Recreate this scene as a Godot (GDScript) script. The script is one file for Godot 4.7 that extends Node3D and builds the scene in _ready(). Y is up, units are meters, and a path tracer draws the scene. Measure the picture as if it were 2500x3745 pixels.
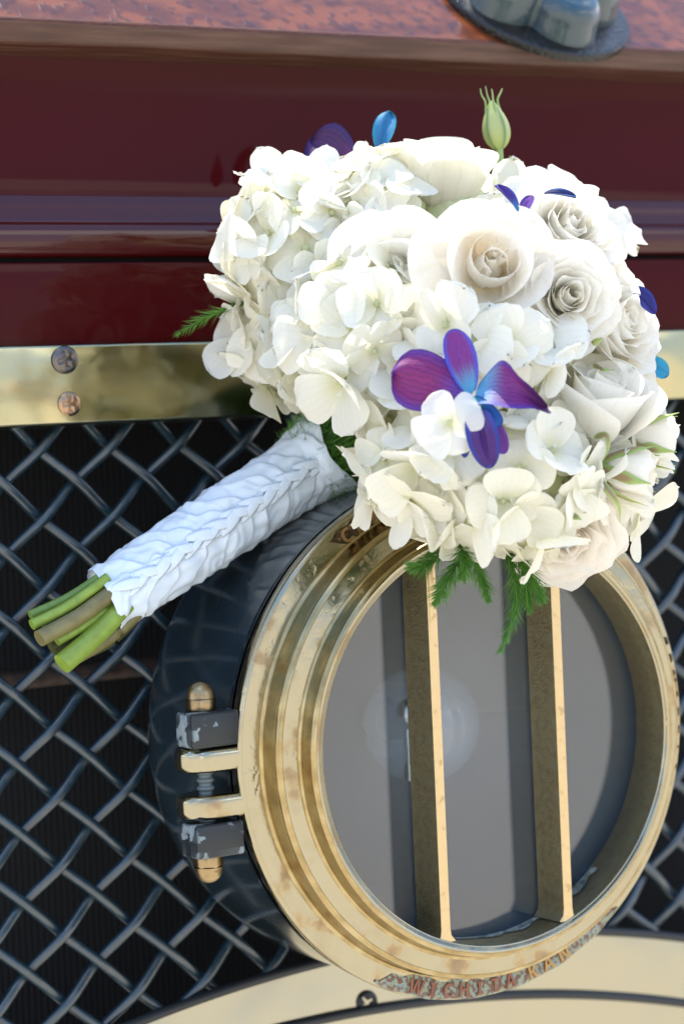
extends Node3D

var rng := RandomNumberGenerator.new()
var names := {}
var M := {}

# ------------------------------------------------------------ naming and parents
func named(o: Node3D, called: String, parent: Node = null) -> Node3D:
	var p: Node = parent if parent else self
	var key := str(p.get_instance_id()) + called
	if p == self or p.has_meta("category") == false:
		key = "all" + called
	var n: int = names.get(key, 0)
	names[key] = n + 1
	o.name = called if n == 0 else "%s_%03d" % [called, n]
	p.add_child(o, true)
	return o

func thing(called: String, label: String, category: String, at: Vector3, group := "") -> Node3D:
	var o := Node3D.new()
	o.position = at
	o.set_meta("label", label)
	o.set_meta("category", category)
	if group:
		o.set_meta("group", group)
	return named(o, called)

# adds a mesh given in world coordinates as a part: the mesh keeps its own shape, the node is set back by where its parents stand
func part(called: String, mesh: Mesh, mat: Material, parent: Node3D, at := Transform3D.IDENTITY, label := "") -> MeshInstance3D:
	var o := MeshInstance3D.new()
	o.mesh = mesh
	o.material_override = mat
	var back := Vector3.ZERO
	var q: Node = parent
	while q is Node3D and q != self:
		back += (q as Node3D).position
		q = q.get_parent()
	at.origin -= back
	o.transform = at
	if label:
		o.set_meta("label", label)
	named(o, called, parent)
	return o

# ------------------------------------------------------------ shapes
func grid(nu: int, nv: int, f: Callable, col = null) -> ArrayMesh:
	var st := SurfaceTool.new()
	st.begin(Mesh.PRIMITIVE_TRIANGLES)
	add_grid(st, nu, nv, f, col)
	return finish(st)

func finish(st: SurfaceTool) -> ArrayMesh:
	st.generate_normals()
	return st.commit()

func add_grid(st: SurfaceTool, nu: int, nv: int, f: Callable, col = null) -> void:
	var ps := []
	var cs := []
	for j in nv + 1:
		for i in nu + 1:
			var u := float(i) / nu
			var v := float(j) / nv
			ps.append(f.call(u, v))
			cs.append(col.call(u, v) if col != null else Color(1, 1, 1))
	for j in nv:
		for i in nu:
			var a := j * (nu + 1) + i
			for k in [a, a + 1, a + nu + 1, a + 1, a + nu + 2, a + nu + 1]:
				st.set_color(cs[k])
				st.set_uv(Vector2(float(k % (nu + 1)) / nu, float(k / (nu + 1)) / nv))
				st.add_vertex(ps[k])

# profile of Vector2(radius, along) turned about +z; a null in the list starts a new face with a hard edge
func lathe(profile: Array, n := 96, wobble := 0.0) -> ArrayMesh:
	var st := SurfaceTool.new()
	st.begin(Mesh.PRIMITIVE_TRIANGLES)
	var run := []
	var group := 0
	for item in profile + [null]:
		if item == null:
			if run.size() > 1:
				st.set_smooth_group(group)
				var r := run.duplicate()
				add_grid(st, n, r.size() - 1, func(u, v):
					var q: Vector2 = r[roundi(v * (r.size() - 1))]
					var a: float = -u * TAU
					var w: float = 1.0 + wobble * sin(a * 3.0 + 1.0)
					return Vector3(cos(a) * q.x * w, sin(a) * q.x * w, q.y))
				group += 1
			run = []
		else:
			run.append(item)
	return finish(st)

func arc(c: Vector2, r: float, a0: float, a1: float, n := 6) -> Array:
	var out := []
	for i in n + 1:
		var a := deg_to_rad(lerpf(a0, a1, float(i) / n))
		out.append(c + Vector2(cos(a), sin(a)) * r)
	return out

func spline(pts: Array, t: float) -> Vector3:
	var n := pts.size() - 1
	var k := clampi(int(t * n), 0, n - 1)
	var a: Vector3 = pts[maxi(k - 1, 0)]
	var b: Vector3 = pts[k]
	var c: Vector3 = pts[k + 1]
	var d: Vector3 = pts[mini(k + 2, n)]
	return b.cubic_interpolate(c, a, d, t * n - k)

func frame_for(dir: Vector3) -> Basis:
	var y := dir.normalized()
	var h := Vector3.RIGHT if absf(y.x) < 0.85 else Vector3.BACK
	var x := h.cross(y).normalized()
	return Basis(x, y, x.cross(y))

func add_tube(st: SurfaceTool, pts: Array, r0: float, r1: float, n := 10, seg := 16, caps := true) -> void:
	add_grid(st, n, seg, func(u, v):
		var p := spline(pts, v)
		var d := spline(pts, minf(v + 0.02, 1.0)) - spline(pts, maxf(v - 0.02, 0.0))
		var b := frame_for(d)
		var r: float = lerpf(r0, r1, v)
		return p + (b.x * cos(u * TAU) + b.z * sin(u * TAU)) * r)
	if caps:
		st.set_smooth_group(-1)
		for e in [0.0, 1.0]:
			var p := spline(pts, e)
			var d := spline(pts, minf(e + 0.02, 1.0)) - spline(pts, maxf(e - 0.02, 0.0))
			var b := frame_for(d)
			var r: float = r0 if e == 0.0 else r1
			for i in n:
				var a0 := TAU * i / n
				var a1 := TAU * (i + 1) / n
				st.set_color(Color(1.25, 1.3, 1.1))
				st.add_vertex(p)
				st.add_vertex(p + (b.x * cos(a0) + b.z * sin(a0)) * r)
				st.add_vertex(p + (b.x * cos(a1) + b.z * sin(a1)) * r)
		st.set_smooth_group(0)

func tube(pts: Array, r0: float, r1: float, n := 10, seg := 16) -> ArrayMesh:
	var st := SurfaceTool.new()
	st.begin(Mesh.PRIMITIVE_TRIANGLES)
	add_tube(st, pts, r0, r1, n, seg)
	return finish(st)

# a 2D outline pushed along y from -h/2 to h/2 with rounded rims
func extrude(poly: PackedVector2Array, h: float, bevel: float, steps := 3) -> ArrayMesh:
	var st := SurfaceTool.new()
	st.begin(Mesh.PRIMITIVE_TRIANGLES)
	var n := poly.size()
	if Geometry2D.is_polygon_clockwise(poly):
		poly.reverse()
	var nor := []
	for i in n:
		var e0 := (poly[i] - poly[(i + n - 1) % n]).normalized()
		var e1 := (poly[(i + 1) % n] - poly[i]).normalized()
		var m := Vector2(e0.y + e1.y, -e0.x - e1.x).normalized()
		nor.append(m / maxf(0.5, m.dot(Vector2(e1.y, -e1.x))))
	var rows := []
	for s in [-1.0, 1.0]:
		for k in steps + 1:
			var a: float = (float(k) / steps if s > 0 else 1.0 - float(k) / steps) * PI / 2
			rows.append([bevel * (1.0 - cos(a)), s * (h / 2 - bevel + bevel * sin(a))])
	for j in rows.size() - 1:
		for i in n:
			var q := []
			for c in [[i, j], [(i + 1) % n, j], [(i + 1) % n, j + 1], [i, j + 1]]:
				var p: Vector2 = poly[c[0]] - nor[c[0]] * rows[c[1]][0]
				q.append(Vector3(p.x, rows[c[1]][1], p.y))
			for k in [0, 1, 2, 0, 2, 3]:
				st.add_vertex(q[k])
	st.set_smooth_group(1)
	var inner := PackedVector2Array()
	for i in n:
		inner.append(poly[i] - nor[i] * bevel)
	var tri := Geometry2D.triangulate_polygon(inner)
	for y in [-h / 2, h / 2]:
		for k in range(0, tri.size(), 3):
			for m in ([0, 1, 2] if y > 0 else [0, 2, 1]):
				var p := inner[tri[k + m]]
				st.add_vertex(Vector3(p.x, y, p.y))
	return finish(st)

func rounded_rect(w: float, d: float, r: float, n := 4) -> PackedVector2Array:
	var out := PackedVector2Array()
	for c in [[1, 1, 0], [-1, 1, 90], [-1, -1, 180], [1, -1, 270]]:
		for p in arc(Vector2(c[0] * (w / 2 - r), c[1] * (d / 2 - r)), r, c[2], c[2] + 90, n):
			out.append(p)
	return out

func block(w: float, h: float, d: float, r: float) -> ArrayMesh:
	return extrude(rounded_rect(w, d, r, 3), h, r, 2)

# ------------------------------------------------------------ materials
func lin(r: float, g: float, b: float, a := 1.0) -> Color:
	return Color(r, g, b, a).linear_to_srgb()

func noise_tex(freq: float, octaves: int, ramp: Array, s: int, size := 512, kind := FastNoiseLite.TYPE_SIMPLEX_SMOOTH) -> NoiseTexture2D:
	var n := FastNoiseLite.new()
	n.noise_type = kind
	n.frequency = freq
	n.fractal_octaves = octaves
	n.seed = s
	var t := NoiseTexture2D.new()
	t.width = size
	t.height = size
	t.seamless = true
	t.noise = n
	if ramp.size():
		var g := Gradient.new()
		g.offsets = PackedFloat32Array(ramp.map(func(x): return x[0]))
		g.colors = PackedColorArray(ramp.map(func(x): return x[1]))
		t.color_ramp = g
	return t

func grey(v: float) -> Color:
	return Color(v, v, v)

func mat(c: Color, rough := 0.5, metal := 0.0) -> StandardMaterial3D:
	var m := StandardMaterial3D.new()
	m.albedo_color = c
	m.roughness = rough
	m.metallic = metal
	return m

func tri(m: StandardMaterial3D, scale: float) -> StandardMaterial3D:
	m.uv1_triplanar = true
	m.uv1_world_triplanar = true
	m.uv1_scale = Vector3.ONE * scale
	return m

func make_materials() -> void:
	# polished brass, spotted with brown tarnish and pits
	var spots := noise_tex(0.006, 5, [[0.0, lin(0.385, 0.355, 0.26)], [0.5, lin(0.405, 0.37, 0.265)], [0.66, lin(0.375, 0.34, 0.24)], [0.70, lin(0.42, 0.335, 0.20)], [0.80, lin(0.34, 0.25, 0.15)], [1.0, lin(0.26, 0.19, 0.13)]], 15, 1024)
	var spots_rough := noise_tex(0.006, 5, [[0.0, grey(0.12)], [0.66, grey(0.17)], [0.70, grey(0.36)], [1.0, grey(0.55)]], 15, 1024)
	var dents := noise_tex(0.02, 6, [[0.0, grey(0.0)], [0.16, grey(0.35)], [0.3, grey(0.5)], [0.7, grey(0.56)], [1.0, grey(0.62)]], 5, 1024)
	var b := tri(mat(Color.WHITE, 1.0, 1.0), 4.0)
	b.albedo_texture = spots
	b.roughness_texture = spots_rough
	b.heightmap_enabled = true
	b.heightmap_texture = dents
	b.heightmap_scale = 0.06
	M.brass = b
	M.groove = tri(mat(Color.WHITE, 0.2, 1.0), 9.0)  # rim steps: deeper gold, their dark reflections put into the colour
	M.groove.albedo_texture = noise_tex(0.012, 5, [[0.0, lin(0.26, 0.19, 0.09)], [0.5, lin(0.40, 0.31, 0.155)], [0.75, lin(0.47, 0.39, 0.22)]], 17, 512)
	# old cast brass inside the rim
	var old := tri(mat(Color.WHITE, 0.5, 1.0), 14.0)
	old.albedo_texture = noise_tex(0.02, 5, [[0.0, lin(0.25, 0.215, 0.12)], [0.3, lin(0.33, 0.28, 0.16)], [0.6, lin(0.38, 0.325, 0.185)], [0.78, lin(0.38, 0.325, 0.19)], [0.84, lin(0.30, 0.36, 0.29)]], 21, 512)
	old.heightmap_enabled = true
	old.heightmap_texture = noise_tex(0.06, 4, [], 22, 512)
	old.heightmap_scale = 0.05
	M.old_brass = old
	var bar := tri(mat(Color.WHITE, 0.22, 1.0), 10.0)
	bar.albedo_texture = noise_tex(0.02, 4, [[0.0, lin(0.60, 0.48, 0.29)], [0.7, lin(0.57, 0.45, 0.27)], [0.85, lin(0.44, 0.33, 0.19)]], 25, 512)
	M.bar_brass = bar
	var band := tri(mat(Color.WHITE, 0.16, 1.0), 3.0)
	band.albedo_texture = noise_tex(0.01, 4, [[0.0, lin(0.42, 0.41, 0.27)], [0.5, lin(0.52, 0.455, 0.265)], [0.8, lin(0.44, 0.43, 0.29)]], 31, 512)
	band.heightmap_enabled = true
	band.heightmap_texture = noise_tex(0.006, 3, [], 32, 512)
	band.heightmap_scale = 0.25
	M.band = band
	var apron := tri(mat(lin(0.41, 0.382, 0.29), 0.2, 1.0), 2.0)
	apron.heightmap_enabled = true
	apron.heightmap_texture = noise_tex(0.006, 3, [], 35, 512)
	apron.heightmap_scale = 0.3
	M.apron = apron
	M.bronze = tri(mat(Color.WHITE, 0.33, 1.0), 20.0)
	M.bronze.albedo_texture = noise_tex(0.02, 4, [[0.0, lin(0.34, 0.25, 0.14)], [0.6, lin(0.38, 0.285, 0.16)], [0.8, lin(0.18, 0.12, 0.07)]], 41, 256)
	# verdigris and copper-red tarnish of the lettered part of the ring
	M.letter = tri(mat(Color.WHITE, 0.45, 0.9), 30.0)
	M.letter.albedo_texture = noise_tex(0.02, 4, [[0.0, lin(0.34, 0.22, 0.1)], [0.6, lin(0.42, 0.27, 0.12)]], 43, 256)
	M.letter_red = tri(mat(Color.WHITE, 0.5, 0.6), 30.0)
	M.letter_red.albedo_texture = noise_tex(0.02, 4, [[0.0, lin(0.2, 0.08, 0.05)], [0.6, lin(0.26, 0.12, 0.08)]], 44, 256)
	M.verdigris = tri(mat(Color.WHITE, 0.7, 0.3), 16.0)
	M.verdigris.albedo_texture = noise_tex(0.03, 5, [[0.0, lin(0.16, 0.075, 0.055)], [0.44, lin(0.2, 0.11, 0.07)], [0.52, lin(0.17, 0.25, 0.25)], [0.62, lin(0.3, 0.42, 0.42)], [0.75, lin(0.3, 0.27, 0.13)]], 45, 512)
	M.soot = tri(mat(Color.WHITE, 0.6, 0.7), 24.0)
	M.soot.albedo_texture = noise_tex(0.04, 5, [[0.0, lin(0.03, 0.022, 0.014)], [0.6, lin(0.09, 0.06, 0.03)], [0.8, lin(0.3, 0.2, 0.1)]], 46, 256)
	M.lime = tri(mat(Color.WHITE, 0.7, 0.0), 14.0)
	M.lime.albedo_texture = noise_tex(0.03, 5, [[0.0, lin(0.05, 0.08, 0.09)], [0.45, lin(0.12, 0.16, 0.16)], [0.6, lin(0.36, 0.42, 0.43)], [0.8, lin(0.2, 0.2, 0.13)]], 48, 256)
	# gloss black paint with dust
	M.black = tri(mat(Color.WHITE, 0.16, 0.0), 8.0)
	M.black.albedo_texture = noise_tex(0.18, 3, [[0.0, lin(0.008, 0.018, 0.027)], [0.7, lin(0.012, 0.024, 0.035)], [0.86, lin(0.033, 0.05, 0.065)]], 51, 512)
	M.black.roughness_texture = noise_tex(0.01, 4, [[0.2, grey(0.1)], [0.8, grey(0.34)]], 52, 256)
	M.black.roughness = 1.0
	M.black.clearcoat_enabled = true
	M.black.clearcoat = 1.0
	M.black.clearcoat_roughness = 0.1
	M.chipped = tri(mat(Color.WHITE, 0.4, 0.0), 9.0)
	M.chipped.albedo_texture = noise_tex(0.011, 5, [[0.0, lin(0.012, 0.016, 0.02)], [0.63, lin(0.014, 0.02, 0.025)], [0.65, lin(0.20, 0.25, 0.28)], [1.0, lin(0.36, 0.41, 0.43)]], 57, 512)
	M.wire = tri(mat(Color.WHITE, 0.28, 0.0), 12.0)
	M.wire.albedo_texture = noise_tex(0.03, 4, [[0.0, lin(0.007, 0.023, 0.036)], [0.6, lin(0.012, 0.034, 0.052)], [0.8, lin(0.045, 0.055, 0.062)]], 53, 256)
	M.wire.metallic_specular = 0.75
	M.void = mat(lin(0.006, 0.007, 0.009), 0.8)
	M.core = mat(lin(0.005, 0.006, 0.008), 0.9)
	M.rust = tri(mat(Color.WHITE, 0.6), 20.0)
	M.rust.albedo_texture = noise_tex(0.02, 3, [[0.2, lin(0.03, 0.019, 0.014)], [0.8, lin(0.08, 0.05, 0.038)]], 54, 256)
	M.thread = mat(lin(0.13, 0.165, 0.19), 0.45, 0.3)
	# maroon coach paint
	M.maroon = tri(mat(lin(0.047, 0.0034, 0.0045), 0.35), 4.0)
	M.maroon.clearcoat_enabled = true
	M.maroon.clearcoat = 0.24
	M.maroon.metallic_specular = 0.0
	M.maroon.clearcoat_roughness = 0.05
	M.maroon.heightmap_enabled = true
	M.maroon.heightmap_texture = noise_tex(0.006, 3, [], 61, 512)
	M.maroon.heightmap_scale = 0.06
	M.gloss = M.maroon.duplicate()
	M.gloss.clearcoat = 1.0
	M.gloss.clearcoat_roughness = 0.09
	# varnished wood: the picture holds grain only
	var im := Image.create(1024, 256, false, Image.FORMAT_RGB8)
	var hi := Image.create(1024, 256, false, Image.FORMAT_RGB8)
	var nz := FastNoiseLite.new()
	nz.seed = 71
	nz.frequency = 0.01
	nz.fractal_octaves = 5
	for y in 256:
		for x in 1024:
			var g := nz.get_noise_2d(x * 0.5, y * 7.0) * 0.5 + 0.5
			var f := nz.get_noise_2d(x * 2.0 + 900.0, y * 16.0) * 0.5 + 0.5
			var pore := smoothstep(0.56, 0.66, f)
			var c := Color(0.21, 0.055, 0.013).lerp(Color(0.105, 0.024, 0.007), smoothstep(0.35, 0.65, g)).lerp(Color(0.055, 0.014, 0.007), pore * 0.7)
			im.set_pixel(x, y, c.linear_to_srgb())
			hi.set_pixel(x, y, grey(clampf(0.75 - pore * 0.5 - g * 0.25, 0, 1)))
	M.wood = mat(Color.WHITE, 0.4)
	M.wood.albedo_texture = ImageTexture.create_from_image(im)
	M.wood.heightmap_enabled = true
	M.wood.heightmap_texture = ImageTexture.create_from_image(hi)
	M.wood.heightmap_scale = 0.05
	M.wood.clearcoat_enabled = true
	M.wood.clearcoat = 0.75
	M.wood.clearcoat_roughness = 0.06
	M.wood.metallic_specular = 0.2
	M.wood.uv1_scale = Vector3(5.0, 1.0, 1.0)
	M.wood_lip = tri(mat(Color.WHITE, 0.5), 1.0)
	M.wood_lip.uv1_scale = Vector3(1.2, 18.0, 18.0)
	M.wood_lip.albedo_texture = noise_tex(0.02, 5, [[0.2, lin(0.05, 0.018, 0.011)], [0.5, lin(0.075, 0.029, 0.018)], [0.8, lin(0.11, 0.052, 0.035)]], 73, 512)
	M.wood_lip.heightmap_enabled = true
	M.wood_lip.heightmap_texture = noise_tex(0.02, 5, [], 73, 512)
	M.wood_lip.heightmap_scale = 0.04
	M.tar = tri(mat(lin(0.006, 0.005, 0.005), 0.12), 30.0)
	M.tar.heightmap_enabled = true
	M.tar.heightmap_texture = noise_tex(0.02, 4, [], 75, 512)
	M.tar.heightmap_scale = 0.08
	M.cast = tri(mat(lin(0.007, 0.036, 0.052), 0.16), 40.0)
	M.cast.clearcoat_enabled = true
	M.cast.clearcoat_roughness = 0.06
	M.cast.heightmap_enabled = true
	M.cast.heightmap_texture = noise_tex(0.03, 4, [], 77, 512)
	M.cast.heightmap_scale = 0.03
	M.screw = mat(lin(0.16, 0.14, 0.13), 0.3, 1.0)
	M.screw_bronze = mat(lin(0.42, 0.27, 0.17), 0.25, 1.0)
	M.screw_dark = mat(lin(0.03, 0.03, 0.035), 0.35, 0.6)
	M.rubber = mat(lin(0.014, 0.017, 0.021), 0.5)
	# lamp inside
	M.glass = mat(Color(0.40, 0.62, 0.85, 0.018), 0.04)
	M.glass.transparency = BaseMaterial3D.TRANSPARENCY_ALPHA
	M.bulb = mat(Color(0.75, 0.87, 0.98, 0.17), 0.05)
	M.bulb.transparency = BaseMaterial3D.TRANSPARENCY_ALPHA
	M.reflector = mat(lin(0.022, 0.04, 0.055), 0.35, 0.3)
	M.socket = mat(lin(0.5, 0.58, 0.65), 0.3, 1.0)
	# petals: colour comes with each mesh
	M.petal = mat(Color.WHITE, 0.55)
	M.petal.vertex_color_use_as_albedo = true
	M.petal.backlight_enabled = true
	M.petal.backlight = Color(0.95, 0.94, 0.88)
	M.petal.metallic_specular = 0.3
	var vein := Image.create(128, 128, false, Image.FORMAT_RGB8)
	var relief := Image.create(128, 128, false, Image.FORMAT_RGB8)
	var vn := FastNoiseLite.new()
	vn.seed = 91
	vn.frequency = 0.05
	for y in 128:
		for x in 128:
			var bend: float = x + 3.0 * vn.get_noise_2d(x * 0.4, y * 0.8)
			var main := pow(0.5 + 0.5 * cos(bend / 128.0 * TAU * 7.0), 10.0)
			var fine := pow(0.5 + 0.5 * cos((bend + 0.12 * y) / 128.0 * TAU * 19.0), 4.0) * 0.35
			var mottled := vn.get_noise_2d(x * 1.5 + 300.0, y * 1.5) * 0.5 + 0.5
			var k := clampf(main * 0.7 + fine, 0.0, 1.0)
			vein.set_pixel(x, y, Color(1.0 - 0.022 * k, 1.0 - 0.018 * k, 1.0 - 0.045 * k) * (0.985 + 0.015 * mottled))
			relief.set_pixel(x, y, grey(0.5 + 0.4 * mottled - 0.5 * k))
	M.petal.albedo_texture = ImageTexture.create_from_image(vein)
	M.petal.heightmap_enabled = true
	M.petal.heightmap_texture = ImageTexture.create_from_image(relief)
	M.petal.heightmap_scale = 0.012
	M.rose = M.petal.duplicate()
	M.rose.backlight = Color(1.0, 0.98, 0.94)
	M.velvet = mat(Color.WHITE, 0.62)
	M.velvet.vertex_color_use_as_albedo = true
	M.velvet.backlight_enabled = true
	M.velvet.backlight = Color(0.3, 0.3, 0.3)
	M.velvet.heightmap_enabled = true
	M.velvet.heightmap_texture = M.petal.heightmap_texture
	M.velvet.heightmap_scale = 0.03
	var dark := Image.create(128, 128, false, Image.FORMAT_RGB8)
	for y in 128:
		for x in 128:
			var bend: float = x + 5.0 * vn.get_noise_2d(x * 0.5, y * 1.0)
			var k := pow(0.5 + 0.5 * cos(bend / 128.0 * TAU * 11.0), 5.0) * 0.6 + 0.4 * (vn.get_noise_2d(x * 2.0, y * 2.0 + 77.0) * 0.5 + 0.5)
			dark.set_pixel(x, y, Color(1.0 - 0.30 * k, 1.0 - 0.42 * k, 1.0 - 0.26 * k))
	M.velvet.albedo_texture = ImageTexture.create_from_image(dark)
	M.green = mat(Color.WHITE, 0.45)
	M.green.vertex_color_use_as_albedo = true
	M.fern = mat(Color.WHITE, 0.5)
	M.fern.vertex_color_use_as_albedo = true
	M.fern.backlight_enabled = true
	M.fern.backlight = Color(0.4, 0.4, 0.4)
	M.green_plain = mat(lin(0.26, 0.36, 0.12), 0.45)
	M.green_dark = mat(lin(0.02, 0.05, 0.012), 0.7)
	for k in 4:
		var sm := tri(mat(Color.WHITE, 0.4), 30.0)
		var c: Color = [Color(0.14, 0.24, 0.05), Color(0.22, 0.33, 0.05), Color(0.19, 0.17, 0.07), Color(0.06, 0.07, 0.025)][k]
		sm.albedo_texture = noise_tex(0.02, 3, [[0.2, (c * 0.8).linear_to_srgb()], [0.8, (c * 1.15).linear_to_srgb()]], 81 + k, 128)
		M["stem_%d" % k] = sm
	M.satin = mat(lin(0.68, 0.79, 0.92), 0.36)
	M.satin.rim_enabled = true
	M.satin.rim = 0.3

# ------------------------------------------------------------ sky
func make_sky() -> ImageTexture:
	var w := 512
	var h := 256
	var im := Image.create(w, h, false, Image.FORMAT_RGBF)
	var n := FastNoiseLite.new()
	n.seed = 5
	n.frequency = 1.5
	n.fractal_octaves = 5
	for y in h:
		var el := PI * (0.5 - (y + 0.5) / h)
		for x in w:
			var az := TAU * (x + 0.5) / w
			if el < 0:
				im.set_pixel(x, y, Color(0.90, 0.84, 0.74))
				continue
			var d := Vector3(cos(el) * sin(az), sin(el), cos(el) * cos(az))
			var c := Color(0.62, 0.68, 0.76).lerp(Color(0.20, 0.42, 0.86), pow(sin(el), 0.6))
			var k := n.get_noise_3d(d.x * 1.0, d.y * 2.2, d.z * 1.0) * 0.5 + 0.5
			c = c.lerp(Color(1.5, 1.48, 1.45), smoothstep(0.50, 0.66, k) * 0.85)
			im.set_pixel(x, y, c)
	return ImageTexture.create_from_image(im)

# ------------------------------------------------------------ the vehicle's front
func strip(profile: Array, x0: float, x1: float, n: int) -> ArrayMesh:
	# profile of Vector2(z, y), nulls part hard edges; pushed along x
	var st := SurfaceTool.new()
	st.begin(Mesh.PRIMITIVE_TRIANGLES)
	var run := []
	var group := 0
	for item in profile + [null]:
		if item == null:
			if run.size() > 1:
				st.set_smooth_group(group)
				var r := run.duplicate()
				add_grid(st, n, r.size() - 1, func(u, v):
					var q: Vector2 = r[roundi(v * (r.size() - 1))]
					return Vector3(lerpf(x0, x1, u), q.y, q.x))
				group += 1
			run = []
		else:
			run.append(item)
	return finish(st)

func smooth_profile(pts: Array, n: int) -> Array:
	var c := []
	for p in pts:
		c.append(Vector3(p.x, p.y, 0))
	var out := []
	for i in n + 1:
		var q := spline(c, float(i) / n)
		out.append(Vector2(q.x, q.y))
	return out

func build_vehicle() -> void:
	var car := thing("vintage_vehicle", "front of a vintage vehicle with maroon panels, brass band and black woven wire grille", "vehicle", Vector3(0, 0.72, 0))
	var x0 := -0.62
	var x1 := 0.85
	# wooden rail: sloping top face and a lip that overhangs the panel
	var rail := MeshInstance3D.new()
	var st := SurfaceTool.new()
	st.begin(Mesh.PRIMITIVE_TRIANGLES)
	var a := Vector2(0.088, 1.4105)
	var b := Vector2(0.006, 1.4855)
	var run := arc(Vector2(0.0835, 1.4065), 0.0045, 10, 50, 4)
	add_grid(st, 8, run.size(), func(u, v):
		var i := roundi(v * run.size())
		var q: Vector2 = run[i] if i < run.size() else b
		return Vector3(lerpf(x0, x1, u), q.y, q.x))
	part("wooden_rail", wood_uv(finish(st)), M.wood, car)
	var lip := [Vector2(0.0879, 1.4073), Vector2(0.0872, 1.4040), Vector2(0.0855, 1.4005)] + arc(Vector2(0.0815, 1.3992), 0.0035, -10, -80, 4) + [Vector2(0.05, 1.394)]
	part("wooden_lip", strip(lip, x0, x1, 8), M.wood_lip, car)
	# upper maroon panel: hollow above, a small bead, then a full roll above the seam
	var prof := smooth_profile([Vector2(0.052, 1.398), Vector2(0.050, 1.375), Vector2(0.0495, 1.345), Vector2(0.050, 1.325), Vector2(0.0515, 1.316)], 20)
	part("upper_panel", strip(prof, x0, x1, 24), M.maroon, car)
	var bead_prof := smooth_profile([Vector2(0.0508, 1.3170), Vector2(0.0517, 1.3157), Vector2(0.0527, 1.3138), Vector2(0.0540, 1.3108), Vector2(0.0549, 1.3075), Vector2(0.0562, 1.304), Vector2(0.0578, 1.3005), Vector2(0.0606, 1.2965), Vector2(0.0615, 1.291), Vector2(0.0610, 1.2845), Vector2(0.0590, 1.2812), Vector2(0.054, 1.2800)], 30)
	part("panel_moulding", strip(bead_prof, x0, x1, 24), M.gloss, car)
	part("lower_panel", strip([Vector2(0.050, 1.2775), Vector2(0.0565, 1.2772)] + arc(Vector2(0.0565, 1.2758), 0.0015, 90, 0, 3) + [Vector2(0.0582, 1.262), Vector2(0.058, 1.245), Vector2(0.0575, 1.225)], x0, x1, 24), M.maroon, car)
	part("panel_backing", strip([Vector2(0.042, 1.41), Vector2(0.042, 1.19)], x0, x1, 2), M.void, car)
	part("panel_seam", strip([Vector2(0.046, 1.284), Vector2(0.046, 1.270)], x0, x1, 2), M.void, car)
	# brass band
	var bd := arc(Vector2(0.0600, 1.2285), 0.0018, 90, 0, 3) + [Vector2(0.0620, 1.207)] + arc(Vector2(0.0600, 1.1868), 0.0020, 0, -80, 4) + [Vector2(0.050, 1.1842)]
	var band := part("brass_band", strip(bd, x0, x1, 60), M.band, car)
	screw(Vector3(-0.1805, 1.2217, 0.0630), 0.0080, M.screw, band, 0.3)
	screw(Vector3(-0.1790, 1.1966, 0.0630), 0.0070, M.screw_bronze, band, 0.0)
	# woven wire grille
	var grille := Node3D.new()
	grille.position = Vector3.ZERO
	named(grille, "grille", car)
	var hx := 0.0445
	var vy := 0.0400
	var o := Vector2(-0.1909, 0.9718)
	for fam in [1, -1]:
		for k in range(-16, 30):
			# node (i, j): x = o.x + (i + j) hx/2, y = o.y + (i - j) vy/2 ; the wire keeps j (rising) or i (falling)
			var pts := []
			for m in range(-28, 40):
				var i: int = m if fam == 1 else k
				var j: int = k if fam == 1 else m
				var x := o.x + (i + j) * hx / 2
				var y := o.y + (i - j) * vy / 2
				if x < -0.34 or x > 0.62 or y < 0.745 or y > 1.215:
					continue
				var over := 1.0 if (i + j) % 2 == 0 else -1.0
				pts.append(Vector3(x, y, 0.043 + 0.0033 * over * fam))
			if pts.size() < 3:
				continue
			var fine := []
			for q in pts.size():
				fine.append(pts[q])
			var w := SurfaceTool.new()
			w.begin(Mesh.PRIMITIVE_TRIANGLES)
			add_tube(w, fine, 0.0032, 0.0032, 10, (fine.size() - 1) * 5, false)
			part("wire", finish(w), M.wire, grille)
	# radiator behind the wires
	var core := SurfaceTool.new()
	core.begin(Mesh.PRIMITIVE_TRIANGLES)
	add_grid(core, 900, 1, func(u, v):
		var i := roundi(u * 900)
		return Vector3(lerpf(-0.5, 0.75, u), lerpf(0.70, 1.19, v), -0.055 + (0.0012 if i % 3 == 0 else 0.0)))
	part("radiator_core", finish(core), M.core, car)
	part("radiator_shroud", strip([Vector2(0.05, 1.1843), Vector2(-0.06, 1.1843), null, Vector2(-0.058, 1.20), Vector2(-0.058, 0.6)], -0.62, 0.85, 2), M.void, car)
	var pipe := SurfaceTool.new()
	pipe.begin(Mesh.PRIMITIVE_TRIANGLES)
	add_tube(pipe, [Vector3(-0.45, 1.030, -0.03), Vector3(-0.2, 1.0325, -0.03), Vector3(0.1, 1.035, -0.03)], 0.006, 0.006, 12, 12)
	part("radiator_pipe", finish(pipe), M.rust, car)
	# brass apron with an arched, rubber-edged top and a black bead
	var top := func(x): return 0.852 - 0.56 * (x - 0.03) * (x - 0.03)
	var apron := part("brass_apron", grid(120, 24, func(u, v):
		var x := lerpf(-0.42, 0.62, u)
		var y1: float = top.call(x)
		return Vector3(x, lerpf(y1, 0.60, v), 0.052 + 0.022 * sin(v * 1.4) - 0.03 * v * v)), M.apron, car)
	var edge := []
	var bead := []
	for i in 41:
		var x := lerpf(-0.42, 0.62, i / 40.0)
		edge.append(Vector3(x, top.call(x) + 0.001, 0.051))
		bead.append(Vector3(x, 0.8185 - 0.53 * (x + 0.01) * (x + 0.01), 0.0575))
	var es := SurfaceTool.new()
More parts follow.
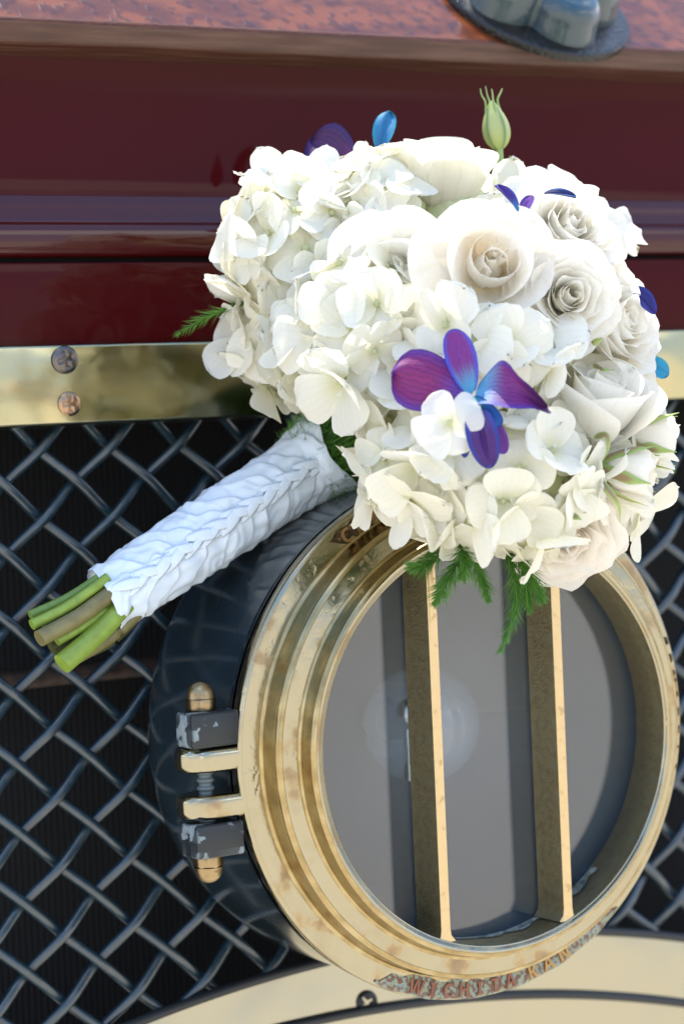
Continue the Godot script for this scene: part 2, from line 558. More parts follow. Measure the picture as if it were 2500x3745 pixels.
	es.begin(Mesh.PRIMITIVE_TRIANGLES)
	add_tube(es, edge, 0.0032, 0.0032, 8, 160)
	part("rubber_edge", finish(es), M.rubber, apron)
	es = SurfaceTool.new()
	es.begin(Mesh.PRIMITIVE_TRIANGLES)
	add_tube(es, bead, 0.0030, 0.0030, 8, 160)
	part("black_bead", finish(es), M.rubber, apron)
	screw(Vector3(0.0029, 0.8225, 0.0550), 0.0080, M.screw_dark, apron, 0.5)

func wood_uv(m: ArrayMesh) -> ArrayMesh:
	return m

func screw(at: Vector3, r: float, m: Material, parent: Node3D, turn: float) -> void:
	# domed cross-head screw: the cross is pressed into the dome
	var mesh := grid(48, 16, func(u, v):
		var rr: float = v * r
		var a: float = -u * TAU
		var x := cos(a) * rr
		var y := sin(a) * rr
		var z: float = r * 0.42 * sqrt(maxf(0.0, 1.0 - v * v * 0.94)) - 0.001
		var ca := cos(turn)
		var sa := sin(turn)
		var px := absf(x * ca + y * sa)
		var py := absf(-x * sa + y * ca)
		var arm := r * 0.17
		var reach := r * 0.62
		var inside := 0.0
		if (px < arm and py < reach) or (py < arm and px < reach):
			inside = 1.0
		elif px + py < r * 0.4:
			inside = 0.8
		z -= inside * r * 0.3
		return Vector3(x, y, z))
	part("screw", mesh, m, parent, Transform3D(Basis.IDENTITY, at))

# ------------------------------------------------------------ radiator cap
func build_cap() -> void:
	var up := Vector3(0, 0.738, 0.675).normalized()
	var b := Basis(Vector3.RIGHT, up, Vector3.RIGHT.cross(up))
	var c := Vector3(0.1572, 1.4406, 0.0551)
	var cap := thing("radiator_cap", "black cast iron radiator cap with fluted lobes on the varnished wooden rail", "radiator cap", c)
	var ring := lathe([Vector2(0.0, 0.004), Vector2(0.045, 0.0042), Vector2(0.0610, 0.0042)] + arc(Vector2(0.0630, 0.002), 0.0022, 90, 0, 3) + [Vector2(0.0652, -0.001)], 72)
	part("base_plate", ring, M.tar, cap, Transform3D(b * Basis(Vector3.RIGHT, -PI / 2), c))
	var body := grid(144, 34, func(u, v):
		var a: float = -u * TAU
		var lobes := 0.5 + 0.5 * cos(5.0 * (a - 1.52))
		lobes = pow(lobes, 0.5)
		var low_r := 0.0405 + 0.0170 * lobes
		var r: float
		var y: float
		if v < 0.3:
			var k: float = v / 0.3
			r = low_r * (1.0 - 0.05 * k)
			y = lerpf(0.003, 0.015, k)
		elif v < 0.6:
			var q: float = (v - 0.3) / 0.3 * PI / 2
			r = low_r * 0.95 - 0.012 * (1.0 - cos(q))
			y = 0.015 + 0.013 * sin(q)
		else:
			var k: float = (v - 0.6) / 0.4
			r = (low_r * 0.95 - 0.012) * (1.0 - k)
			y = 0.028 + 0.010 * sin(k * PI / 2)
		return Vector3(cos(a) * r, y, sin(a) * r))
	part("fluted_cap", body, M.cast, cap, Transform3D(b, c))

# ------------------------------------------------------------ headlamp
func build_lamp() -> void:
	var base := Vector3(0, 1.0, 0.06)
	var lamp := thing("headlamp", "round brass rimmed headlamp with two vertical bars and black housing", "headlamp", base)
	var at := Transform3D(Basis.IDENTITY, Vector3(0, 1.0, 0))
	# housing
	var hp := [Vector2(0.0, 0.052), Vector2(0.09, 0.053)] + smooth_profile([Vector2(0.12, 0.056), Vector2(0.137, 0.062), Vector2(0.1435, 0.072), Vector2(0.1450, 0.10), Vector2(0.1455, 0.15), Vector2(0.1462, 0.1755)], 18) + [Vector2(0.1478, 0.1762), Vector2(0.1478, 0.1785)]
	part("housing", lathe(hp, 128), M.black, lamp, at)
	# rim: side wall, flat ring, ogee, second ring, ogee, inner ring, inner wall
	var rp := arc(Vector2(0.1448, 0.1790), 0.0022, -60, 0, 3) + [Vector2(0.1480, 0.1815), Vector2(0.1485, 0.186)] + arc(Vector2(0.1460, 0.1880), 0.0024, 10, 85, 5)
	rp += [null, Vector2(0.1462, 0.1905), Vector2(0.1367, 0.1912)]
	rp += [null, Vector2(0.1309, 0.2074), Vector2(0.1227, 0.2082)]
	# the two turned steps, dark reflections painted in as a deeper gold
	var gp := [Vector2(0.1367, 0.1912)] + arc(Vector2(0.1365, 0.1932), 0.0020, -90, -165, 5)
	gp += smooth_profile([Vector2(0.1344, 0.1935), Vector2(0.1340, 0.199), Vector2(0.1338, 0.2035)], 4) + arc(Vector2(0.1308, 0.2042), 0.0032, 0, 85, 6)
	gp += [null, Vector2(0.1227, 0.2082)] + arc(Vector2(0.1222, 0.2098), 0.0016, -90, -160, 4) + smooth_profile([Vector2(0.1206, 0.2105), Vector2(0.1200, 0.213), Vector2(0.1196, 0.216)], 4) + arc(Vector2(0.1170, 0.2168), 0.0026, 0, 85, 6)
	rp += [null, Vector2(0.1171, 0.2194), Vector2(0.1140, 0.2196)] + arc(Vector2(0.1139, 0.2186), 0.0010, 80, 180, 4)
	var rim := part("rim", lathe(rp, 192), M.brass, lamp, at)
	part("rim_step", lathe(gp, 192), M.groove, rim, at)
	part("inner_wall", lathe([Vector2(0.1129, 0.2186), Vector2(0.1127, 0.212), Vector2(0.1126, 0.1935), Vector2(0.119, 0.1925), Vector2(0.119, 0.18)], 160), M.old_brass, rim, at)
	part("lime_deposit", grid(70, 4, func(u, v):
		var a := deg_to_rad(lerpf(-128.0, -48.0, u))
		var wob: float = 0.45 + 0.55 * absf(sin(u * 23.0) * cos(u * 9.0 + 1.0))
		return Vector3(cos(a) * 0.1122, 1.0 + sin(a) * 0.1122, 0.1947 + 0.0085 * v * wob)), M.lime, rim)
	# bars: bright front strip, old cast sides, flared ends
	for x in [-0.0405, 0.0412]:
		var half := sqrt(0.1130 * 0.1130 - x * x)
		var width := func(t): return 0.0029 + 0.0033 * pow(maxf(0.0, absf(t) - 0.945) / 0.055, 2.0)
		var fr := grid(6, 60, func(u, v):
			var t: float = v * 2.0 - 1.0
			var w: float = width.call(t)
			var s: float = u * 2.0 - 1.0
			return Vector3(x + s * w, 1.0 + t * (half + 0.001), 0.2188 - 0.0005 * s * s * s * s))
		var bar := part("bar", fr, M.bar_brass, rim)
		for s in [-1.0, 1.0]:
			part("bar_side", grid(8, 60, func(u, v):
				var t: float = v * 2.0 - 1.0
				var w: float = width.call(t)
				var round := 0.0006 * pow(1.0 - u, 4.0)
				return Vector3(x + s * (w + 0.0002 + 0.0009 * u - round), 1.0 + t * (half + 0.001), 0.2184 - 0.0235 * u)), M.old_brass, bar)
	# tarnished arcs that carry the lettering
	part("tarnish", ring_patch(-119.0, -49.0, 0.1366, 0.1478), M.verdigris, rim)
	part("tarnish", ring_patch(98.0, 127.0, 0.1296 + 0.0075, 0.1450), M.soot, rim)
	letters("CHA", 123.2, -4.4, 0.1405, true, M.letter, rim)
	letters("WICHITA", -108.3, 4.25, 0.1425, false, M.letter_red, rim)
	letters("KAN", -76.6, 4.7, 0.1425, false, M.letter, rim)
	letters("ERNSBDLS", 17.0, -4.3, 0.1412, true, M.soot, rim)
	# glass and inside
	part("glass_pane", lathe([Vector2(0.0, 0.1945), Vector2(0.06, 0.1945), Vector2(0.1185, 0.1945), null, Vector2(0.1185, 0.1936), Vector2(0.06, 0.1936), Vector2(0.0, 0.1936)], 96), M.glass, lamp, at)
	part("added_pane", lathe([Vector2(0.0, 0.1928), Vector2(0.06, 0.1928), Vector2(0.1180, 0.1928)], 96), M.glass, lamp, at)  # extra pane, added to strengthen the reflection in the glass
	part("reflector", lathe([Vector2(0.118, 0.1880), Vector2(0.112, 0.17), Vector2(0.10, 0.14), Vector2(0.08, 0.115), Vector2(0.05, 0.095), Vector2(0.02, 0.087), Vector2(0.0, 0.086)], 96), M.reflector, lamp, at)
	var bc := Vector3(0.0013, 1.0014, 0.1350)
	var globe := []
	for i in 25:
		var a := -PI / 2 + PI * i / 24.0
		globe.append(Vector2(cos(a) * 0.034, sin(a) * 0.034))
	var bulb := part("bulb", lathe(globe, 64), M.bulb, lamp, Transform3D(Basis.IDENTITY, bc))
	part("filament_support", tube([Vector3(-0.0171, 0.9731, 0.1500), Vector3(-0.0184, 0.9939, 0.1520), Vector3(-0.0187, 1.0081, 0.1520)], 0.0036, 0.0028, 12, 10), M.socket, bulb)
	var bead_pts := []
	for i in 13:
		var a := -PI / 2 + PI * i / 12.0
		bead_pts.append(Vector2(cos(a) * 0.0072, sin(a) * 0.0095))
	part("filament_cap", lathe(bead_pts, 24), M.socket, bulb, Transform3D(Basis(Vector3.RIGHT, PI / 2), Vector3(-0.0182, 1.0109, 0.1520)))
	part("bulb_socket", lathe([Vector2(0.0, 0.012), Vector2(0.006, 0.010), Vector2(0.009, 0.0), Vector2(0.011, -0.02), Vector2(0.014, -0.045)], 32), M.socket, bulb, Transform3D(Basis.IDENTITY, bc))
	# hinge: two brass ears, black lugs, a threaded bolt and domed nuts
	var bx := -0.1618
	var bz := 0.176
	for y in [1.0035, 0.9785]:
		var poly := PackedVector2Array()
		for p in arc(Vector2(bx - 0.002, bz), 0.0138, 90, 270, 10):
			poly.append(p)
		poly.append(Vector2(-0.139, bz - 0.0135))
		poly.append(Vector2(-0.137, bz + 0.0138))
		poly.append(Vector2(-0.146, bz + 0.0138))
		part("hinge_ear", extrude(poly, 0.0132, 0.0038, 4), M.brass, lamp, Transform3D(Basis.IDENTITY, Vector3(0, y, 0)))
	for q in [[1.0200, 0.0185], [0.9610, 0.0178]]:
		part("hinge_lug", block(0.0285, q[1], 0.019, 0.0014), M.chipped, lamp, Transform3D(Basis(Vector3.UP, 0.05), Vector3(bx + 0.001, q[0], bz + 0.0045)))
	var screw_pts := []
	for i in 97:
		var t := i / 96.0
		screw_pts.append(Vector2(0.0042 + 0.0007 * sin(t * TAU * 14.0), lerpf(-0.03, 0.03, t)))
	var upright := Basis(Vector3.RIGHT, -PI / 2)
	part("hinge_bolt", lathe(screw_pts, 24), M.thread, lamp, Transform3D(upright, Vector3(bx, 0.991, bz + 0.001)))
	for s in [1.0, -1.0]:
		var hex := PackedVector2Array()
		for i in 6:
			var a := TAU * (i + 0.45) / 6
			hex.append(Vector2(cos(a), sin(a)) * 0.0082)
		var yb: float = 1.0293 if s > 0 else 0.9520
		var nut := part("domed_nut", extrude(hex, 0.0066, 0.0006), M.bronze, lamp, Transform3D(Basis.IDENTITY, Vector3(bx, yb + s * 0.0033, bz)))
		var dome := [Vector2(0.0078, 0.0)] + arc(Vector2(0.0, 0.0012), 0.0076, 0, 90, 10)
		part("nut_dome", lathe(dome, 32), M.bronze, nut, Transform3D(Basis(Vector3.RIGHT, -PI / 2 * s), Vector3(bx, yb + s * 0.0066, bz)))

func ring_patch(a0: float, a1: float, r0: float, r1: float) -> ArrayMesh:
	return grid(60, 4, func(u, v):
		var a := deg_to_rad(lerpf(a0, a1, u))
		var wob := 0.0012 * sin(u * 37.0) * absf(v - 0.5)
		var ends: float = smoothstep(0.0, 0.12, u) * smoothstep(1.0, 0.88, u)
		var r: float = lerpf(r1 - 0.001, lerpf(r0, r1, v), 0.15 + 0.85 * sqrt(ends)) + wob + (1.0 - v) * 0.0016 * sin(u * 61.0 + 2.0 * sin(u * 17.0))
		return Vector3(cos(a) * r, 1.0 + sin(a) * r, (0.1911 + 0.0002 if r < 0.1462 else 0.1911 - (r - 0.1462) * 0.6)))

func letters(text: String, a0: float, step: float, r: float, outward: bool, m: Material, parent: Node3D) -> void:
	var font := SystemFont.new()
	font.font_names = PackedStringArray(["Droid Sans"])
	font.font_weight = 700
	for i in text.length():
		var t := TextMesh.new()
		t.text = text[i]
		t.font = font
		t.font_size = 32
		t.pixel_size = 0.00034
		t.depth = 0.0016
		t.curve_step = 1.0
		var a := deg_to_rad(a0 + step * i)
		var out := Vector3(cos(a), sin(a), 0)
		var up := out if outward else -out
		var b := Basis(up.cross(Vector3.BACK), up, Vector3.BACK)
		part("raised_letter", t, m, parent, Transform3D(b, Vector3(0, 1.0, 0.1916) + out * r))

# ------------------------------------------------------------ flowers
# one petal: a sheet along +y from the origin, facing +z; width, cup across, droop along, ruffle at the rim, teeth on the edge
func petal_point(u: float, v: float, o: Dictionary) -> Vector3:
	var t := sin(v * PI / 2)
	var s := u * 2.0 - 1.0
	var w: float = o.w * pow(t, o.get("claw", 0.55)) * sqrt(maxf(0.0, 1.0 - pow(t, o.get("blunt", 4.0))))
	if o.get("teeth", 0.0) > 0.0:
		w *= 1.0 + o.teeth * sin(v * 40.0 + o.seed) * smoothstep(0.45, 0.7, v)
	var x := w * s
	var y: float = o.l * t
	if o.get("teeth", 0.0) > 0.0:
		y *= 1.0 + o.teeth * 0.55 * cos(s * 16.0 + o.seed) * smoothstep(0.75, 1.0, v)
	var z: float = o.get("cup", 0.2) * x * x / o.w + o.get("rise", 0.0) * y - o.get("droop", 0.0) * y * y / o.l
	z += o.get("ruffle", 0.0) * o.l * sin(s * o.get("waves", 3.0) + o.seed) * t * t
	z += o.l * 0.012 * cos(s * 5.0) * t * (1.0 - t)
	z -= o.get("crease", 0.05) * o.l * exp(-s * s * 40.0) * t * (1.0 - t)
	z += o.get("skew", 0.0) * x * t
	return Vector3(x, y, z)

func floret_mesh(k: int) -> ArrayMesh:
	var st := SurfaceTool.new()
	st.begin(Mesh.PRIMITIVE_TRIANGLES)
	var tone := [lin_raw(0.96, 0.955, 0.91), lin_raw(0.96, 0.96, 0.94), lin_raw(0.95, 0.945, 0.88), lin_raw(0.96, 0.96, 0.92)][k % 4] as Color
	var fold: float = [0.05, 0.25, 0.55, 0.9, 0.15, 0.35][k % 6]
	for i in 4:
		var l := rng.randf_range(0.0172, 0.0218)
		var o := {
			"l": l, "w": l * rng.randf_range(0.70, 0.94), "cup": rng.randf_range(-0.25, 0.45), "rise": fold * rng.randf_range(0.5, 1.3) + 0.05, "droop": rng.randf_range(0.0, 0.45),
			"ruffle": rng.randf_range(0.02, 0.07), "waves": rng.randf_range(2.0, 4.5), "seed": rng.randf() * 9.0, "teeth": ([0.03, 0.06, 0.0, 0.10][k % 4] as float), "skew": rng.randf_range(-0.25, 0.25), "claw": 0.5, "blunt": rng.randf_range(3.0, 6.0)}
		var b := Basis(Vector3.BACK, TAU * (i + rng.randf_range(-0.1, 0.1)) / 4)
		var lift := 0.0011 * (i % 2)
		st.set_smooth_group(i)
		add_grid(st, 12, 10, func(u, v): return b * (petal_point(u, v, o) + Vector3(0, 0, lift)),
			func(u, v): 
				var rim: float = absf(u * 2.0 - 1.0)
				return lin_raw(0.80, 0.80, 0.56).lerp(tone, smoothstep(0.0, 0.34, v + 0.12 * rim)))
	st.set_smooth_group(9)
	add_grid(st, 8, 6, func(u, v):
		var a: float = u * TAU
		var p: float = v * PI
		var q := 0.0019 * (1.0 + 0.12 * cos(a * 4.0))
		return Vector3(cos(a) * sin(p) * q, sin(a) * sin(p) * q, 0.0022 + cos(p) * 0.0017),
		func(_u, _v): return lin_raw(0.72, 0.76, 0.52))
	# the short stalk behind
	st.set_smooth_group(10)
	add_grid(st, 5, 1, func(u, v): return Vector3(cos(u * TAU) * 0.0009, sin(u * TAU) * 0.0009, -0.018 * v), func(_u, _v): return lin_raw(0.5, 0.58, 0.3))
	return finish(st)

func lin_raw(r: float, g: float, b: float) -> Color:
	return Color(r, g, b)

func inside_lamp(p: Vector3, pad: float) -> bool:
	return Vector2(p.x, p.y - 1.0).length() < 0.1485 + pad and p.z < 0.221 + pad

func hydrangea(bq: Node3D, c: Vector3, r: float, variants: Array, heads: Array, roses: Array, dome: Vector3, eye: Vector3, count: int) -> void:
	var head := MeshInstance3D.new()
	var nz := FastNoiseLite.new()
	nz.seed = int(c.x * 1000.0)
	nz.frequency = 0.6
	head.mesh = grid(36, 20, func(u, v):
		var a: float = u * TAU
		var p: float = v * PI
		var d := Vector3(cos(a) * sin(p), cos(p), sin(a) * sin(p))
		return d * r * (0.72 + 0.14 * nz.get_noise_3dv(d * 6.0)),
		func(u, v): return lin_raw(0.74, 0.74, 0.52).lerp(lin_raw(0.50, 0.56, 0.28), nz.get_noise_2d(u * 40.0, v * 40.0) * 0.5 + 0.5))
	head.material_override = M.green
	head.position = c - bq.position
	named(head, "hydrangea_head", bq)
	var n := 0
	for i in count:
		var y := 1.0 - 2.0 * (i + 0.5) / count
		var a := i * 2.399963
		var d := Vector3(cos(a) * sqrt(1 - y * y), y, sin(a) * sqrt(1 - y * y))
		d = (d + Vector3(rng.randf_range(-0.16, 0.16), rng.randf_range(-0.16, 0.16), rng.randf_range(-0.16, 0.16))).normalized()
		var roll := rng.randf() * TAU
		var tilt := Vector3(rng.randf_range(-1, 1), rng.randf_range(-1, 1), rng.randf_range(-1, 1)) * 0.42
		var far := rng.randf_range(0.84, 1.06)
		var size := rng.randf_range(0.86, 1.14)
		var which := rng.randi() % variants.size()
		var p := c + d * r * far
		if d.dot((eye - p).normalized()) < -0.45 or inside_lamp(p, 0.004) or p.z < 0.068:
			continue
		var hidden := false
		for h in heads:
			if h[0] != c and p.distance_to(h[0]) < h[1] * 0.86:
				hidden = true
		for q in roses:
			if p.distance_to(q[0]) < q[1]:
				hidden = true
		if hidden:
			continue
		var z := (d + tilt).normalized()
		var b := frame_for(z)
		b = Basis(b.x, b.z, b.y) if Basis(b.x, b.z, b.y).determinant() > 0 else Basis(-b.x, b.z, b.y)
		part("floret", variants[which], M.petal, head, Transform3D(b * Basis(Vector3.BACK, roll) * Basis.from_scale(Vector3.ONE * size), p))
		n += 1

# a rose: petals laid round the axis +y, each its own piece
func rose(bq: Node3D, called: String, at: Vector3, axis: Vector3, o: Dictionary, label := "") -> Node3D:
	var r := Node3D.new()
	r.position = at - bq.position
	if label:
		r.set_meta("label", label)
	named(r, called, bq)
	var b := frame_for(axis) * Basis(Vector3.UP, o.get("roll", 0.0))
	var n: int = o.n
	var heart: Color = o.get("heart", lin_raw(0.96, 0.95, 0.91))
	var outer: Color = o.get("outer", lin_raw(0.96, 0.955, 0.935))
	var size: float = o.r
	var tall: float = o.get("tall", 1.15)
	var open: float = o.get("open", 0.9)
	for i in n:
		var t := float(i) / (n - 1)
		var phi := i * 2.399963 + rng.randf_range(-0.25, 0.25)
		var lean: float = lerpf(o.get("close", -0.12), open, pow(t, o.get("pow", 1.5)))
		var len_ := size * tall * lerpf(0.92, 1.12, t) * rng.randf_range(0.94, 1.05)
		var bulge: float = lerpf(0.5, 1.05, t) * o.get("bulge", 1.0)
		var rho0 := size * lerpf(0.03, 0.13, t)
		var wide: float = size * lerpf(0.42, 0.72, pow(t, 0.7)) * o.get("wide", 1.0)
		var curl: float = lerpf(0.1, o.get("curl", 0.9), t)
		var kappa := lerpf(1.0, 0.62, t)
		var ruf: float = o.get("ruffle", 0.02) * size
		var ph := rng.randf() * 9.0
		var waves := rng.randf_range(3.0, 6.0)
		var steps := 14
		var path := []
		var q := Vector2(rho0, 0.0)
		for k in steps + 1:
			path.append(q)
			var v := float(k) / steps
			var ang := lerpf(bulge, lean, smoothstep(0.0, 0.55, v)) + curl * pow(maxf(0.0, v - 0.7) / 0.3, 2.0)
			q += Vector2(sin(ang), cos(ang)) * len_ / steps
		var f := func(u, v):
			var s: float = u * 2.0 - 1.0
			var top: float = 1.0 - 0.20 * pow(absf(s), 2.6) + o.get("notch", 0.0) * sin(s * waves * 2.0 + ph) * 0.12
			var vv := clampf(v * top, 0.0, 1.0)
			var kf := vv * steps
			var k := mini(int(kf), steps - 1)
			var p: Vector2 = (path[k] as Vector2).lerp(path[k + 1], kf - k)
			var w: float = wide * (0.30 + 0.70 * sin(minf(vv * 1.35, 1.0) * PI / 2))
			var rc: float = maxf(p.x, size * 0.07) / kappa
			var psi: float = clampf(s * w / rc, -2.4, 2.4)
			var edge := ruf * sin(s * waves + ph) * pow(vv, 3.0)
			var rad: float = p.x - rc * (1.0 - cos(psi)) + edge + size * 0.10 * s * s * pow(vv, 4.0) * curl
			var y: float = p.y - size * 0.06 * s * s * pow(vv, 4.0) * curl + edge * 0.4
			var tan_: float = rc * sin(psi)
			return b * (Basis(Vector3.UP, phi) * Vector3(rad, y - size * tall * 0.42, tan_))
		var base := heart.lerp(outer, smoothstep(0.0, 0.75, t))
		var col := func(u, v):
			var c: Color = base.lerp(heart, (1.0 - smoothstep(0.0, 0.75, v)) * 0.55)
			return c.lerp(o.get("blush", c), (1.0 - smoothstep(0.0, 0.8, v)) * (1.0 - t) * 0.8)
		part("petal", grid(14, 16, f, col), M.rose, r, Transform3D(Basis.IDENTITY, at))
	return r

func blade(from: Vector3, dir: Vector3, face: Vector3, l: float, w: float, o: Dictionary, c0: Color, c1: Color, c2: Color) -> ArrayMesh:
	# a leaf, sepal or flat petal from a point along dir, its upper side towards face; colours from base over middle to rim
	var y := dir.normalized()
	var z := (face - y * face.dot(y)).normalized()
	var b := Basis(y.cross(z), y, z)
	var d := o.duplicate()
	d.l = l
	d.w = w
	if not d.has("seed"):
		d.seed = rng.randf() * 9.0
	var nz := FastNoiseLite.new()
	nz.seed = int(d.seed * 100.0)
	nz.frequency = 3.0
	return grid(20, 22, func(u, v): return from + b * petal_point(u, v, d),
		func(u, v):
			var s: float = absf(u * 2.0 - 1.0)
			var e := maxf(smoothstep(0.55, 1.0, s), smoothstep(0.72, 1.0, v)) + 0.25 * nz.get_noise_2d(u * 3.0, v * 1.0) + 0.16 * nz.get_noise_2d(u * 14.0, v * 2.0)
			var c := c0.lerp(c1, smoothstep(0.04, 0.34, v + 0.10 * nz.get_noise_2d(u * 9.0, 2.0)))
			return c.lerp(c2, clampf(e, 0.0, 1.0)))

# a narrow leaf laid along a curve, widest near its base and drawn out to a thread
func strip_leaf(pts: Array, face: Vector3, w: float) -> ArrayMesh:
	return grid(8, 22, func(u, v):
		var p := spline(pts, v)
		var d := (spline(pts, minf(v + 0.03, 1.0)) - spline(pts, maxf(v - 0.03, 0.0))).normalized()
		var x := d.cross(face).normalized()
		var s: float = u * 2.0 - 1.0
		var half: float = w * (0.12 + 0.88 * pow(sin(clampf(pow(v, 0.6) * 0.96 + 0.04, 0.0, 1.0) * PI), 1.3)) * (1.0 - 0.55 * v)
		return p + x * s * half - face * (s * s * half * 0.45),
		func(u, v):
			var e: float = absf(u * 2.0 - 1.0)
			return lin_raw(0.29, 0.20, 0.11).lerp(lin_raw(0.30, 0.42, 0.12), clampf(smoothstep(0.25, 0.85, e) + smoothstep(0.45, 0.7, v) + smoothstep(0.12, 0.0, v), 0.0, 1.0)))

func add_needle(vs: PackedVector3Array, cs: PackedColorArray, p: Vector3, d: Vector3, l: float, w: float, c: Color) -> void:
	var b := frame_for(d)
	var q := [p + b.x * w, p - b.x * w * 0.5 + b.z * w * 0.8, p - b.x * w * 0.5 - b.z * w * 0.8]
	var m := p + d.normalized() * l
	for k in 3:
		vs.append(q[k])
		vs.append(q[(k + 1) % 3])
		vs.append(m)
		for j in 3:
			cs.append(c)

func raw_mesh(vs: PackedVector3Array, cs: PackedColorArray) -> ArrayMesh:
	var arr := []
	arr.resize(Mesh.ARRAY_MAX)
	arr[Mesh.ARRAY_VERTEX] = vs
	arr[Mesh.ARRAY_COLOR] = cs
	var m := ArrayMesh.new()
	m.add_surface_from_arrays(Mesh.PRIMITIVE_TRIANGLES, arr)
	return m

func fern_green() -> Color:
	return lin_raw(0.03, 0.13, 0.018).lerp(lin_raw(0.12, 0.30, 0.03), rng.randf())

func sprig(bq: Node3D, pts: Array, len0: float, dens: int) -> void:
	# asparagus fern: a thin curved stalk with many soft needles, longest in the middle
	var vs := PackedVector3Array()
	var cs := PackedColorArray()
	for i in 24:
		var a := spline(pts, i / 24.0)
		add_needle(vs, cs, a, spline(pts, (i + 1) / 24.0) - a, spline(pts, (i + 1) / 24.0).distance_to(a) * 1.3, 0.0005, lin_raw(0.07, 0.17, 0.03))
	for i in int(dens * 1.7):
		var t := pow(rng.randf(), 0.8)
		var p := spline(pts, t)
		var d := (spline(pts, minf(t + 0.03, 1.0)) - spline(pts, maxf(t - 0.03, 0.0))).normalized()
		var side := Vector3(rng.randf_range(-1, 1), rng.randf_range(-1, 1), rng.randf_range(-1, 1))
		side = (side - d * side.dot(d)).normalized()
		var l := len0 * 1.35 * (0.35 + 0.65 * sin(clampf(t * 0.9 + 0.2, 0, 1) * PI)) * rng.randf_range(0.6, 1.1)
		add_needle(vs, cs, p, d * rng.randf_range(0.6, 1.3) + side * 0.62, l, 0.00034, fern_green())
	part("fern_sprig", raw_mesh(vs, cs), M.fern, bq)

